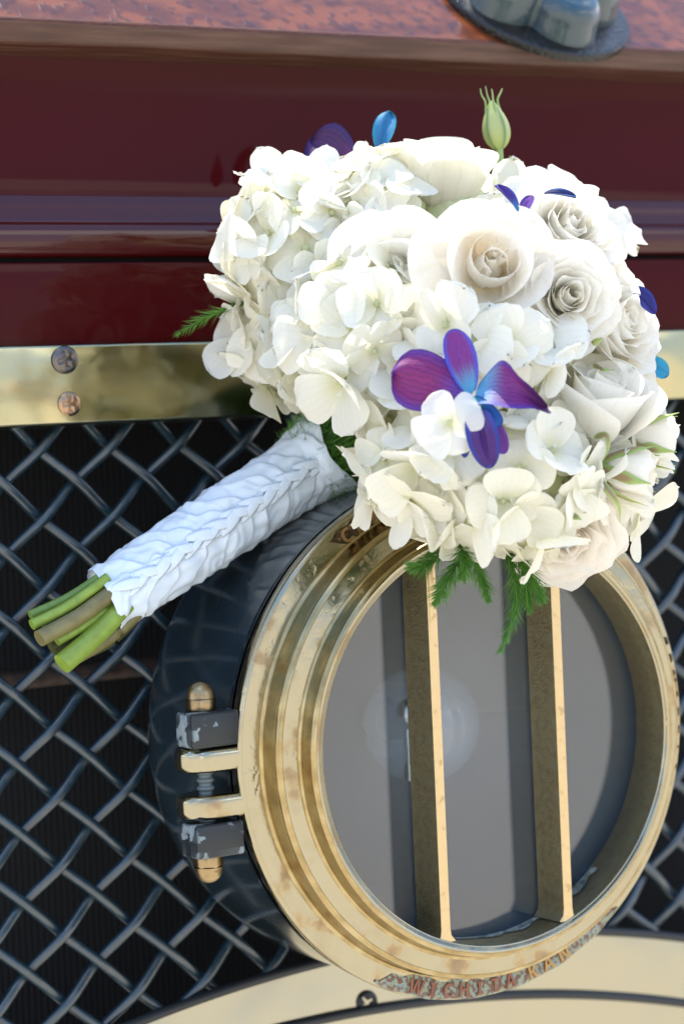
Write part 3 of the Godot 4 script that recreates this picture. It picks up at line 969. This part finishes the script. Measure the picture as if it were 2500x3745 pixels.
func build_bouquet() -> void:
	var low := Vector3(-0.2036, 1.0763, 0.1200)
	var bq := thing("bridal_bouquet", "round bouquet of white hydrangeas and roses with purple orchids and satin wrapped stems", "bouquet", low)
	var eye := Vector3(-0.7400, 1.1801, 1.3261)
	var dome := Vector3(-0.0042, 1.2160, 0.1782)
	var s0 := Vector3(-0.1915, 1.0876, 0.1250)
	var s1 := Vector3(-0.0492, 1.1609, 0.1250)
	var along := (s1 - s0).normalized()
	var heads := [
		[Vector3(-0.0863, 1.2769, 0.1682), 0.037], [Vector3(-0.0729, 1.2308, 0.1432), 0.033], [Vector3(-0.0744, 1.2228, 0.2238), 0.043], [Vector3(-0.0585, 1.1621, 0.2589), 0.038],
		[Vector3(-0.0304, 1.1463, 0.2875), 0.039], [Vector3(-0.0448, 1.2882, 0.1919), 0.034], [Vector3(-0.0358, 1.2125, 0.2699), 0.043], [Vector3(0.0223, 1.1776, 0.2648), 0.043],
		[Vector3(0.0258, 1.1376, 0.2685), 0.030], [Vector3(0.0354, 1.2706, 0.2220), 0.033], [Vector3(-0.0056, 1.2888, 0.2031), 0.029], [Vector3(0.0479, 1.2253, 0.2428), 0.022], [Vector3(-0.0721, 1.2149, 0.1386), 0.022], [Vector3(-0.0553, 1.1812, 0.2310), 0.031], [Vector3(0.0219, 1.1627, 0.2768), 0.03]]
	var roses := [
		[Vector3(-0.0436, 1.2558, 0.2925), 0.036], [Vector3(-0.0127, 1.3061, 0.2098), 0.034], [Vector3(0.0194, 1.2738, 0.2705), 0.036], [Vector3(-0.0018, 1.2386, 0.3002), 0.030], [Vector3(0.0393, 1.2246, 0.2842), 0.030],
		[Vector3(0.0157, 1.1826, 0.3012), 0.028], [Vector3(0.0028, 1.1143, 0.2851), 0.030], [Vector3(-0.0867, 1.1935, 0.3280), 0.034], [Vector3(-0.0683, 1.1899, 0.3388), 0.026], [Vector3(0.0491, 1.1791, 0.2803), 0.022], [Vector3(-0.0942, 1.2557, 0.2513), 0.012], [Vector3(-0.0913, 1.1718, 0.1872), 0.034], [Vector3(-0.1112, 1.1706, 0.2220), 0.034], [Vector3(-0.0652, 1.1714, 0.1445), 0.030], [Vector3(-0.0854, 1.1187, 0.2277), 0.024]]
	var variants := []
	for k in 12:
		variants.append(floret_mesh(k))
	for h in heads:
		hydrangea(bq, h[0], h[1], variants, heads, roses, dome, eye, int(65.0 * pow(h[1] / 0.04, 1.7)))
	# roses
	rose(bq, "rose", Vector3(-0.0436, 1.2558, 0.2925), Vector3(-0.3830, 0.1883, 0.9044), {"n": 11, "r": 0.037, "open": 1.15, "close": -0.7, "tall": 0.95, "curl": 0.85, "heart": lin_raw(0.96, 0.93, 0.87), "blush": lin_raw(0.97, 0.91, 0.80), "outer": lin_raw(0.95, 0.93, 0.90), "wide": 1.55, "ruffle": 0.03, "pow": 1.5}, "open ivory rose with a peach heart in the middle of the bouquet")
	rose(bq, "rose", Vector3(-0.0170, 1.3101, 0.2071), Vector3(-0.0248, 0.9743, 0.2237), {"n": 12, "r": 0.033, "open": 0.4, "tall": 1.25, "curl": 0.8, "wide": 1.4, "outer": lin_raw(0.94, 0.93, 0.85), "roll": 0.6}, "cream rose seen from the side at the top of the bouquet")
	rose(bq, "lisianthus", Vector3(0.0166, 1.2749, 0.2746), Vector3(-0.0319, 0.4611, 0.8868), {"n": 22, "r": 0.035, "open": 1.2, "tall": 0.95, "curl": 0.9, "ruffle": 0.08, "notch": 0.5, "pow": 1.0, "wide": 1.2})
	rose(bq, "spray_rose", Vector3(-0.0047, 1.2384, 0.3043), Vector3(-0.2722, 0.1221, 0.9545), {"n": 24, "r": 0.030, "open": 1.2, "tall": 0.95, "curl": 0.9, "pow": 0.8, "ruffle": 0.05, "notch": 0.3, "wide": 1.2})
	rose(bq, "spray_rose", Vector3(0.0351, 1.2245, 0.2875), Vector3(0.3618, 0.2409, 0.9006), {"n": 20, "r": 0.030, "open": 0.8, "tall": 1.15, "curl": 0.6, "pow": 0.9, "ruffle": 0.05, "notch": 0.3, "wide": 1.25})
	rose(bq, "spray_rose", Vector3(0.0119, 1.1798, 0.3049), Vector3(0.0123, 0.8417, 0.5397), {"n": 12, "r": 0.031, "open": 0.45, "tall": 1.35, "curl": 0.7, "wide": 1.3})
	rose(bq, "spray_rose", Vector3(-0.0001, 1.1153, 0.2892), Vector3(-0.2820, -0.4731, 0.8347), {"n": 20, "r": 0.031, "open": 1.1, "tall": 1.0, "curl": 0.9, "ruffle": 0.06, "notch": 0.4, "pow": 1.0, "wide": 1.2, "heart": lin_raw(0.96, 0.94, 0.93), "outer": lin_raw(0.96, 0.945, 0.93)}, "blush white spray rose hanging over the lamp rim")
	rose(bq, "spray_rose", Vector3(0.0506, 1.1835, 0.2810), Vector3(0.5023, 0.1034, 0.8585), {"n": 14, "r": 0.025, "open": 0.8, "tall": 1.1, "curl": 0.8, "ruffle": 0.05, "wide": 1.2})
	rose(bq, "lisianthus", Vector3(-0.0699, 1.2589, 0.2445), Vector3(-0.6169, 0.1418, 0.7742), {"n": 9, "r": 0.034, "open": 1.25, "tall": 1.0, "curl": 0.5, "ruffle": 0.05, "pow": 0.6, "wide": 1.35})
	# rosebuds with green sepals
	for q in [[Vector3(0.0078, 1.1497, 0.3097), Vector3(0.7176, -0.2003, 0.6671), 0.0150], [Vector3(0.0306, 1.1649, 0.2991), Vector3(0.7983, -0.1037, 0.5933), 0.0150]]:
		var axis: Vector3 = q[1]
		var p0: Vector3 = q[0]
		var bud := rose(bq, "rosebud", p0 + axis * 0.014, axis, {"n": 9, "r": q[2], "open": 0.12, "tall": 2.0, "curl": 0.7, "wide": 1.25, "bulge": 1.15, "ruffle": 0.06, "notch": 0.3})
		var side := axis.cross(Vector3(0.3, 0.1, 1.0)).normalized()
		part("calyx", tube([p0 - axis * 0.006, p0 - axis * 0.001, p0 + axis * 0.005, p0 + axis * 0.009], 0.0030, 0.0062, 12, 10), M.green_plain, bud)
		for k in 5:
			var rd := side.rotated(axis.normalized(), TAU * k / 5.0 + 0.35)
			var away := 0.0 if k % 2 == 0 else 0.0015
			part("sepal", strip_leaf([p0 + rd * 0.004, p0 + axis * 0.007 + rd * 0.0108, p0 + axis * 0.017 + rd * (0.0142 + away), p0 + axis * 0.023 + rd * (0.0148 + away * 1.6), p0 + axis * 0.029 + rd * (0.0155 + away * 2.6)], rd, 0.0052), M.green, bud)
	for q in [
		[[Vector3(0.0062, 1.2102, 0.2980), Vector3(0.0048, 1.2137, 0.3086), Vector3(0.0074, 1.2154, 0.3123), Vector3(0.0105, 1.2170, 0.3141)], 0.0046], [[Vector3(0.0127, 1.2041, 0.3020), Vector3(0.0120, 1.2010, 0.3099), Vector3(0.0175, 1.2001, 0.3131)], 0.0018],
		[[Vector3(-0.0044, 1.1442, 0.3259), Vector3(-0.0041, 1.1379, 0.3345), Vector3(0.0005, 1.1307, 0.3352), Vector3(0.0032, 1.1219, 0.3314)], 0.0026], [[Vector3(-0.0026, 1.1659, 0.3202), Vector3(-0.0019, 1.1671, 0.3299), Vector3(-0.0014, 1.1601, 0.3304), Vector3(-0.0016, 1.1518, 0.3238)], 0.0020],
		[[Vector3(-0.0239, 1.1276, 0.3269), Vector3(-0.0228, 1.1262, 0.3311), Vector3(-0.0207, 1.1247, 0.3323)], 0.0022], [[Vector3(0.0285, 1.2005, 0.3114), Vector3(0.0295, 1.1995, 0.3143), Vector3(0.0316, 1.1979, 0.3156)], 0.0020], [[Vector3(-0.0228, 1.2170, 0.3155), Vector3(-0.0240, 1.2113, 0.3197), Vector3(-0.0210, 1.2086, 0.3216)], 0.0012]]:
		part("sepal", strip_leaf(q[0], Vector3(-0.4019, 0.1800, 0.8978), q[1]), M.green, bq)
	# the orchid in front
	var orchid := Node3D.new()
	orchid.position = Vector3(-0.0832, 1.1900, 0.3302) - bq.position
	orchid.set_meta("label", "purple and blue orchid in front of the white flowers")
	named(orchid, "orchid", bq)
	var oc := Vector3(-0.0832, 1.1900, 0.3302)
	var pale := lin_raw(0.16, 0.42, 0.62)
	var violet := lin_raw(0.13, 0.018, 0.16)
	var blue := lin_raw(0.045, 0.075, 0.52)
	part("petal", blade(oc, Vector3(-0.8617, 0.3313, -0.3844), Vector3(-0.5779, 0.1404, 0.8039), 0.0445, 0.0225, {"claw": 0.45, "blunt": 4.5, "cup": -0.12, "droop": 0.12, "ruffle": 0.05, "waves": 5.0, "teeth": 0.015}, lin_raw(0.12, 0.05, 0.4), lin_raw(0.22, 0.014, 0.15), lin_raw(0.10, 0.03, 0.30)), M.velvet, orchid)
	part("sepal", blade(oc, Vector3(-0.2250, 0.9724, -0.0624), Vector3(-0.4115, 0.0826, 0.9077), 0.0375, 0.0135, {"claw": 0.5, "blunt": 2.4, "cup": 0.35, "droop": 0.1}, lin_raw(0.10, 0.5, 0.7), lin_raw(0.20, 0.025, 0.24), lin_raw(0.06, 0.10, 0.62)), M.velvet, orchid)
	part("petal", grid(24, 30, func(u, v):
		# the twisted right petal: its far half turns over
		var t: float = v
		var mid := spline([Vector3(-0.0821, 1.1905, 0.3331), Vector3(-0.0765, 1.1954, 0.3431), Vector3(-0.0685, 1.1928, 0.3525), Vector3(-0.0596, 1.1871, 0.3556), Vector3(-0.0502, 1.1807, 0.3556)], t)
		var w := 0.0135 * pow(sin(clampf(t * 0.92 + 0.06, 0, 1) * PI), 0.6)
		var turn := lerpf(1.9, 0.75, smoothstep(0.1, 0.7, t))
		var ax := Vector3(0.1001, 0.9949, 0.0150) * sin(turn) * -1.0 + Vector3(0.8623, -0.0441, 0.5045) * cos(turn) * 0.6 + Vector3(-0.5032, 0.0376, 0.8634) * 0.55 * cos(t * 3.0)
		return mid + ax * w * (u * 2.0 - 1.0) + Vector3(-0.5032, 0.0376, 0.8634) * 0.006 * pow(u * 2.0 - 1.0, 2.0),
		func(u, v):
			var e: float = absf(u * 2.0 - 1.0)
			return lin_raw(0.14, 0.5, 0.75).lerp(lin_raw(0.19, 0.025, 0.22), smoothstep(0.05, 0.4, v)).lerp(blue, smoothstep(0.7, 1.0, e) * 0.6).lerp(lin_raw(0.05, 0.008, 0.10), smoothstep(0.5, 0.8, v) * 0.7)), M.velvet, orchid)
	part("sepal", blade(oc + Vector3(0.6622, -0.6005, -0.4483) * 0.006, Vector3(0.3618, -0.8654, 0.3466), Vector3(-0.3172, 0.1255, 0.9400), 0.033, 0.0092, {"claw": 0.5, "blunt": 2.4, "cup": 0.4, "droop": 0.1}, pale, lin_raw(0.16, 0.025, 0.26), lin_raw(0.16, 0.06, 0.45)), M.velvet, orchid)
	part("sepal", blade(Vector3(-0.0824, 1.1759, 0.3254), Vector3(-0.2083, -0.9774, 0.0356), Vector3(-0.6538, 0.1427, 0.7431), 0.0205, 0.0052, {"claw": 0.5, "blunt": 2.0, "cup": 0.5}, blue, lin_raw(0.02, 0.03, 0.3), lin_raw(0.02, 0.28, 0.55)), M.velvet, orchid)
	var lip := part("lip", blade(Vector3(-0.0879, 1.1824, 0.3416), Vector3(0.0065, -0.9475, 0.3198), Vector3(-0.5724, 0.3679, 0.7328), 0.0320, 0.0125, {"claw": 0.3, "blunt": 2.0, "cup": 0.5, "droop": 0.25, "ruffle": 0.05, "waves": 4.0, "crease": 0.35}, lin_raw(0.10, 0.10, 0.4), lin_raw(0.07, 0.012, 0.16), lin_raw(0.012, 0.06, 0.36)), M.velvet, orchid)
	part("lip_lobe", blade(Vector3(-0.0877, 1.1886, 0.3369), Vector3(0.3425, -0.6997, 0.6270), Vector3(-0.8273, 0.1421, 0.5435), 0.0215, 0.0085, {"claw": 0.4, "blunt": 3.0, "cup": 0.9, "droop": 0.3}, lin_raw(0.04, 0.55, 0.6), lin_raw(0.02, 0.16, 0.55), lin_raw(0.01, 0.05, 0.33)), M.velvet, lip)
	part("column", blade(Vector3(-0.0890, 1.1893, 0.3372), Vector3(-0.1668, -0.8519, 0.4965), Vector3(-0.2950, 0.3088, 0.9042), 0.0115, 0.0038, {"claw": 0.3, "blunt": 3.0, "cup": -0.9}, pale, lin_raw(0.07, 0.42, 0.46), lin_raw(0.2, 0.5, 0.6)), M.velvet, orchid)
	for piece in orchid.get_children():
		piece.scale = Vector3.ONE * 0.9
		piece.position = -oc * 0.9
	part("floret", variants[1], M.petal, orchid, Transform3D(Basis(Vector3(0.7435, 0.0659, 0.6654), Vector3(-0.0540, 0.9984, -0.0174), Vector3(-0.6645, -0.0034, 0.7473)).orthonormalized() * Basis(Vector3.BACK, 0.5), Vector3(-0.0983, 1.1770, 0.3335)).scaled_local(Vector3.ONE * 0.82))
	# petals of further orchids between the white flowers
	for q in [
		[Vector3(-0.0224, 1.3272, 0.1279), Vector3(-0.7651, 0.5723, -0.2952), Vector3(-0.3957, 0.2272, 0.8898), 0.0290, 0.0185, lin_raw(0.14, 0.03, 0.16), lin_raw(0.075, 0.02, 0.11), lin_raw(0.035, 0.02, 0.17), 5.0],
		[Vector3(-0.0131, 1.3339, 0.1389), Vector3(0.2410, 0.9655, 0.0984), Vector3(-0.5779, 0.1404, 0.8039), 0.0245, 0.0100, lin_raw(0.03, 0.2, 0.4), lin_raw(0.03, 0.24, 0.45), lin_raw(0.01, 0.38, 0.5), 2.2],
		[Vector3(-0.0487, 1.3191, 0.1130), Vector3(-0.8095, 0.3291, -0.4861), Vector3(-0.3957, 0.2272, 0.8898), 0.0165, 0.0065, lin_raw(0.01, 0.16, 0.25), lin_raw(0.01, 0.2, 0.3), lin_raw(0.01, 0.24, 0.33), 2.4],
		[Vector3(-0.0293, 1.2831, 0.2996), Vector3(-0.3872, 0.9202, -0.0579), Vector3(0.4415, 0.1659, 0.8818), 0.0170, 0.0065, lin_raw(0.03, 0.25, 0.5), lin_raw(0.06, 0.02, 0.24), lin_raw(0.03, 0.05, 0.4), 2.4],
		[Vector3(-0.0253, 1.2814, 0.2962), Vector3(0.2899, 0.9271, 0.2374), Vector3(-0.7638, 0.2327, 0.6021), 0.0120, 0.0050, lin_raw(0.03, 0.25, 0.5), lin_raw(0.22, 0.08, 0.4), lin_raw(0.05, 0.05, 0.4), 2.4],
		[Vector3(-0.0091, 1.2933, 0.2935), Vector3(0.8054, 0.1365, 0.5769), Vector3(-0.2698, 0.8030, 0.5314), 0.0165, 0.0050, lin_raw(0.02, 0.02, 0.12), lin_raw(0.025, 0.02, 0.14), lin_raw(0.02, 0.2, 0.5), 2.0],
		[Vector3(0.0561, 1.2293, 0.2996), Vector3(-0.4308, 0.8551, -0.2883), Vector3(-0.2192, 0.2107, 0.9526), 0.0190, 0.0075, lin_raw(0.03, 0.02, 0.2), lin_raw(0.02, 0.02, 0.18), lin_raw(0.02, 0.05, 0.34), 3.0],
		[Vector3(0.0625, 1.2069, 0.2754), Vector3(0.7671, -0.4406, 0.4663), Vector3(-0.4072, 0.1317, 0.9038), 0.0190, 0.0080, lin_raw(0.01, 0.30, 0.5), lin_raw(0.012, 0.34, 0.55), lin_raw(0.01, 0.4, 0.62), 2.6]]:
		part("orchid_petal", blade(q[0], q[1], q[2], q[3], q[4], {"claw": 0.5, "blunt": q[8], "cup": 0.5, "droop": 0.35, "ruffle": 0.07, "waves": 4.0, "crease": 0.3, "teeth": 0.02}, q[5], q[6], q[7]), M.velvet, bq)
	# green lisianthus bud
	var bd0 := Vector3(0.0351, 1.3295, 0.1903)
	var ba := Vector3(-0.0982, 0.9921, -0.0776)
	var bb := frame_for(ba)
	var gb := part("flower_bud", grid(30, 24, func(u, v):
		var a: float = u * TAU
		var r := 0.0078 * pow(sin(pow(v, 0.72) * PI * 0.96 + 0.03), 0.85) * (1.0 + 0.05 * cos(a * 5.0))
		return bd0 + bb * Vector3(cos(a) * r, v * 0.0285 - 0.001, sin(a) * r),
		func(u, v):
			var rib := pow(0.5 + 0.5 * cos(u * TAU * 5.0), 6.0)
			return lin_raw(0.30, 0.38, 0.11).lerp(lin_raw(0.40, 0.45, 0.17), sin(v * PI)).lerp(lin_raw(0.07, 0.14, 0.06), rib * 0.85)), M.green, bq)
	for k in 4:
		var a := TAU * (k + 0.2) / 4.0
		var rd: Vector3 = bb * Vector3(cos(a), 0, sin(a))
		part("calyx_tip", tube([bd0 + rd * 0.0045 + ba * 0.020, bd0 + rd * 0.0035 + ba * 0.027, bd0 + rd * (0.0045 + 0.0006 * k) + ba * 0.0315, bd0 + rd * (0.0040 + 0.0012 * k) + ba * (0.0335 + 0.0018 * (k % 3))], 0.0008, 0.0003, 6, 8), M.green_plain, gb)
	part("bud_stem", tube([Vector3(0.0349, 1.2962, 0.1917), Vector3(0.0351, 1.3070, 0.1913), Vector3(0.0350, 1.3210, 0.1906), Vector3(0.0351, 1.3302, 0.1903)], 0.0024, 0.0021, 10, 12), M.green_plain, gb)
	part("bud_stem", tube([Vector3(0.0410, 1.2965, 0.1894), Vector3(0.0415, 1.3151, 0.1889), Vector3(0.0429, 1.3259, 0.1892)], 0.0007, 0.0004, 6, 8), M.green_plain, gb)
	# bare stems
	for q in [
		[Vector3(-0.2368, 1.0838, 0.1280), Vector3(-0.1908, 1.1037, 0.1280), 0.0026, 0], [Vector3(-0.2395, 1.0793, 0.1360), Vector3(-0.1937, 1.1012, 0.1350), 0.0029, 1], [Vector3(-0.2382, 1.0722, 0.1420), Vector3(-0.1893, 1.0953, 0.1370), 0.0044, 2],
		[Vector3(-0.2263, 1.0654, 0.1300), Vector3(-0.1847, 1.0887, 0.1300), 0.0042, 3], [Vector3(-0.2158, 1.0618, 0.1220), Vector3(-0.1772, 1.0831, 0.1240), 0.0030, 0], [Vector3(-0.2259, 1.0576, 0.1420), Vector3(-0.1767, 1.0929, 0.1360), 0.0056, 1], [Vector3(-0.2013, 1.0622, 0.1240), Vector3(-0.1769, 1.0763, 0.1260), 0.0042, 3], [Vector3(-0.2279, 1.0810, 0.1210), Vector3(-0.1814, 1.1039, 0.1210), 0.0028, 2], [Vector3(-0.2264, 1.0696, 0.1380), Vector3(-0.1814, 1.0931, 0.1340), 0.0026, 1], [Vector3(-0.2164, 1.0581, 0.1320), Vector3(-0.1752, 1.0828, 0.1300), 0.0030, 0], [Vector3(-0.2137, 1.0603, 0.1370), Vector3(-0.1733, 1.0820, 0.1330), 0.0034, 2], [Vector3(-0.2263, 1.0753, 0.1220), Vector3(-0.1856, 1.0945, 0.1220), 0.0034, 3]]:
		var mid: Vector3 = (q[0] + q[1]) * 0.5 + Vector3(0, -0.002, 0)
		var stem := part("stem", tube([q[0], mid, q[1]], q[2] * 1.05, q[2], 14, 14), M["stem_%d" % q[3]], bq)
	# satin wrap: two fans of pleats that meet in a laced braid
	var rad := Vector3(0.5390, 0.7945, 0.2795)
	var fw := Vector3(-0.5032, 0.0376, 0.8634)
	fw = (fw - along * fw.dot(along)).normalized()
	var sd := along.cross(fw).normalized()
	var total := s0.distance_to(s1)
	var nz := FastNoiseLite.new()
	nz.seed = 9
	nz.frequency = 1.0
	nz.fractal_type = FastNoiseLite.FRACTAL_NONE
	part("satin_wrap", grid(160, 200, func(u, v):
		var a: float = u * TAU - PI
		var t: float = v
		var r: float = lerpf(0.0172, 0.0200, t)
		# chevron pleats falling away from the braid at a = 0
		var s: float = t * total * 62.0 + absf(a) * 0.95 + 0.55 * nz.get_noise_2d(t * 7.0, a * 0.5)
		var saw: float = s - floor(s)
		var pleat: float = pow(saw, 0.8) * (1.0 - smoothstep(0.84, 1.0, saw)) * (0.0022 + 0.0012 * nz.get_noise_2d(floor(s) * 3.7, 4.0))
		var s2: float = t * total * 150.0 + absf(a) * 2.6 + 2.0 * nz.get_noise_2d(t * 8.0 + 7.0, a * 0.8)
		r += pleat + 0.0002 * sin(s2 * TAU * 0.5) + 0.0008 * nz.get_noise_2d(t * 9.0, a * 2.0)
		var flare: float = smoothstep(0.84, 1.0, t)
		r += 0.0050 * flare
		var end := 0.0
		end = flare * (0.015 * pow(absf(sin(a - 0.1)), 1.5) - 0.011)
		r += 0.0012 * sin(a * 2.0 + t * 12.0) * (1.0 - smoothstep(0.0, 0.1, t))
		var c := s0 + along * (t * total + end - (1.0 - smoothstep(0.0, 0.08, t)) * 0.004 * sin(a + 0.6))
		return c + (fw * cos(a) + sd * sin(a)) * r), M.satin, bq)
	for k in 11:
		for sgn in [-1.0, 1.0]:
			var t0: float = (k + 0.3 + 0.25 * sgn) / 12.6
			var lobe := []
			var fat := rng.randf_range(0.75, 1.35)
			t0 += rng.randf_range(-0.014, 0.014)
			for m in 7:
				var w := m / 6.0
				var aa: float = sgn * lerpf(0.23, -0.16, w) + 0.05
				var tt: float = t0 + 0.13 * w
				if tt > 0.90:
					tt = 0.90
				var rr := lerpf(0.0184, 0.0212, tt) + 0.0006 + 0.0013 * sin(w * PI)
				lobe.append(s0 + along * tt * total + (fw * cos(aa) + sd * sin(aa)) * rr)
			var ls := SurfaceTool.new()
			ls.begin(Mesh.PRIMITIVE_TRIANGLES)
			add_grid(ls, 12, 18, func(u, v):
				var p := spline(lobe, v)
				var d := (spline(lobe, minf(v + 0.03, 1.0)) - spline(lobe, maxf(v - 0.03, 0.0))).normalized()
				var up := (p - (s0 + along * (p - s0).dot(along))).normalized()
				var x := d.cross(up).normalized()
				var rr: float = 0.0021 * fat * pow(sin(clampf(v * 0.94 + 0.03, 0, 1) * PI), 0.5)
				var grooves := 1.0 + 0.10 * cos(u * TAU * 5.0)
				return p + (x * cos(u * TAU) * 1.25 + up * sin(u * TAU) * 0.22) * rr * grooves)
			part("braid_loop", finish(ls), M.satin, bq)
	# asparagus fern: the collar between wrap and flowers, and loose sprays
	var vs := PackedVector3Array()
	var cs := PackedColorArray()
	for i in 7000:
		var a := rng.randf() * TAU
		var t := rng.randf()
		var c := s1 + along * lerpf(-0.016, 0.040, t)
		var out: Vector3 = fw * cos(a) + sd * sin(a)
		var r := lerpf(0.0195, 0.032, t) * sqrt(rng.randf_range(0.55, 1.0))
		var jit := Vector3(rng.randf_range(-1, 1), rng.randf_range(-1, 1), rng.randf_range(-1, 1)) * 0.55
		add_needle(vs, cs, c + out * r, along * 0.35 + out * 0.6 + jit, rng.randf_range(0.006, 0.012), 0.00040, fern_green())
	var collar := part("fern_collar", raw_mesh(vs, cs), M.fern, bq)
	collar.set_meta("kind", "stuff")
	part("stem_core", tube([s1 - along * 0.02, s1 + along * 0.02, s1 + along * 0.05], 0.017, 0.026, 16, 6), M.green_dark, bq)
	sprig(bq, [Vector3(-0.1072, 1.2479, 0.1457), Vector3(-0.1206, 1.2433, 0.1381), Vector3(-0.1290, 1.2380, 0.1276), Vector3(-0.1366, 1.2319, 0.1177)], 0.0085, 90)
	sprig(bq, [Vector3(-0.0536, 1.1130, 0.2581), Vector3(-0.0629, 1.1064, 0.2587), Vector3(-0.0714, 1.1027, 0.2598), Vector3(-0.0769, 1.1030, 0.2565)], 0.011, 130)
	sprig(bq, [Vector3(-0.0517, 1.1131, 0.2708), Vector3(-0.0627, 1.1012, 0.2764), Vector3(-0.0682, 1.0916, 0.2737), Vector3(-0.0723, 1.0840, 0.2716)], 0.011, 170)
	sprig(bq, [Vector3(-0.0519, 1.1147, 0.2764), Vector3(-0.0528, 1.1035, 0.2821), Vector3(-0.0503, 1.0935, 0.2840), Vector3(-0.0484, 1.0849, 0.2855)], 0.010, 130)
	sprig(bq, [Vector3(-0.0596, 1.1138, 0.2777), Vector3(-0.0631, 1.1058, 0.2876), Vector3(-0.0648, 1.0975, 0.2870)], 0.011, 150)
	sprig(bq, [Vector3(-0.0360, 1.1125, 0.2857), Vector3(-0.0361, 1.0956, 0.2922), Vector3(-0.0372, 1.0773, 0.2924), Vector3(-0.0441, 1.0585, 0.2891)], 0.011, 190)
	sprig(bq, [Vector3(-0.0336, 1.1123, 0.2872), Vector3(-0.0322, 1.0997, 0.2943), Vector3(-0.0311, 1.0883, 0.2955), Vector3(-0.0304, 1.0783, 0.2963)], 0.011, 150)
	sprig(bq, [Vector3(-0.0311, 1.1122, 0.2886), Vector3(-0.0298, 1.0995, 0.2957), Vector3(-0.0267, 1.0895, 0.2979), Vector3(-0.0252, 1.0830, 0.2991)], 0.011, 130)
	sprig(bq, [Vector3(-0.0504, 1.1154, 0.2425), Vector3(-0.0560, 1.1085, 0.2453), Vector3(-0.0617, 1.1031, 0.2445), Vector3(-0.0676, 1.0999, 0.2447)], 0.009, 90)
	sprig(bq, [Vector3(-0.1036, 1.2223, 0.1895), Vector3(-0.1045, 1.2178, 0.1914), Vector3(-0.1053, 1.2127, 0.1912)], 0.006, 40)
	sprig(bq, [Vector3(0.0668, 1.1578, 0.2800), Vector3(0.0716, 1.1516, 0.2830), Vector3(0.0751, 1.1455, 0.2853)], 0.007, 40)



func _ready() -> void:
	rng.seed = 4
	# camera
	var cam := Camera3D.new()
	cam.name = "camera"
	cam.transform = Transform3D(Basis(Vector3(0.8623, -0.0441, 0.5045), Vector3(0.0571, 0.9983, -0.0102), Vector3(-0.5032, 0.0376, 0.8634)), Vector3(-0.7400, 1.1801, 1.3261))
	cam.near = 0.02
	cam.far = 60.0
	var lens := CameraAttributesPhysical.new()
	lens.frustum_focal_length = 56.65
	lens.exposure_aperture = 4.6
	lens.frustum_focus_distance = 1.28
	cam.attributes = lens
	cam.fov = 23.919
	add_child(cam)
	# sky, exposure
	var env := Environment.new()
	env.background_mode = Environment.BG_SKY
	var sky := Sky.new()
	var pano := PanoramaSkyMaterial.new()
	pano.panorama = make_sky()
	sky.sky_material = pano
	env.sky = sky
	env.tonemap_mode = Environment.TONE_MAPPER_LINEAR
	env.tonemap_exposure = 1.9
	env.sdfgi_enabled = true
	env.ssao_enabled = true
	env.ssil_enabled = true
	var we := WorldEnvironment.new()
	we.name = "world"
	we.environment = env
	add_child(we)
	# sun, high and a little behind the wooden rail
	var sun := DirectionalLight3D.new()
	sun.name = "sun"
	sun.light_color = Color(1.0, 0.95, 0.88)
	sun.light_energy = 1.15
	sun.light_angular_distance = 0.5
	sun.shadow_enabled = true
	var to := Vector3(0.06, 0.90, -0.34)
	sun.transform = Transform3D(Basis.looking_at(-to, Vector3.RIGHT), Vector3(0, 3, 0))
	add_child(sun)
	make_materials()
	build_vehicle()
	build_cap()
	build_lamp()
	build_bouquet()
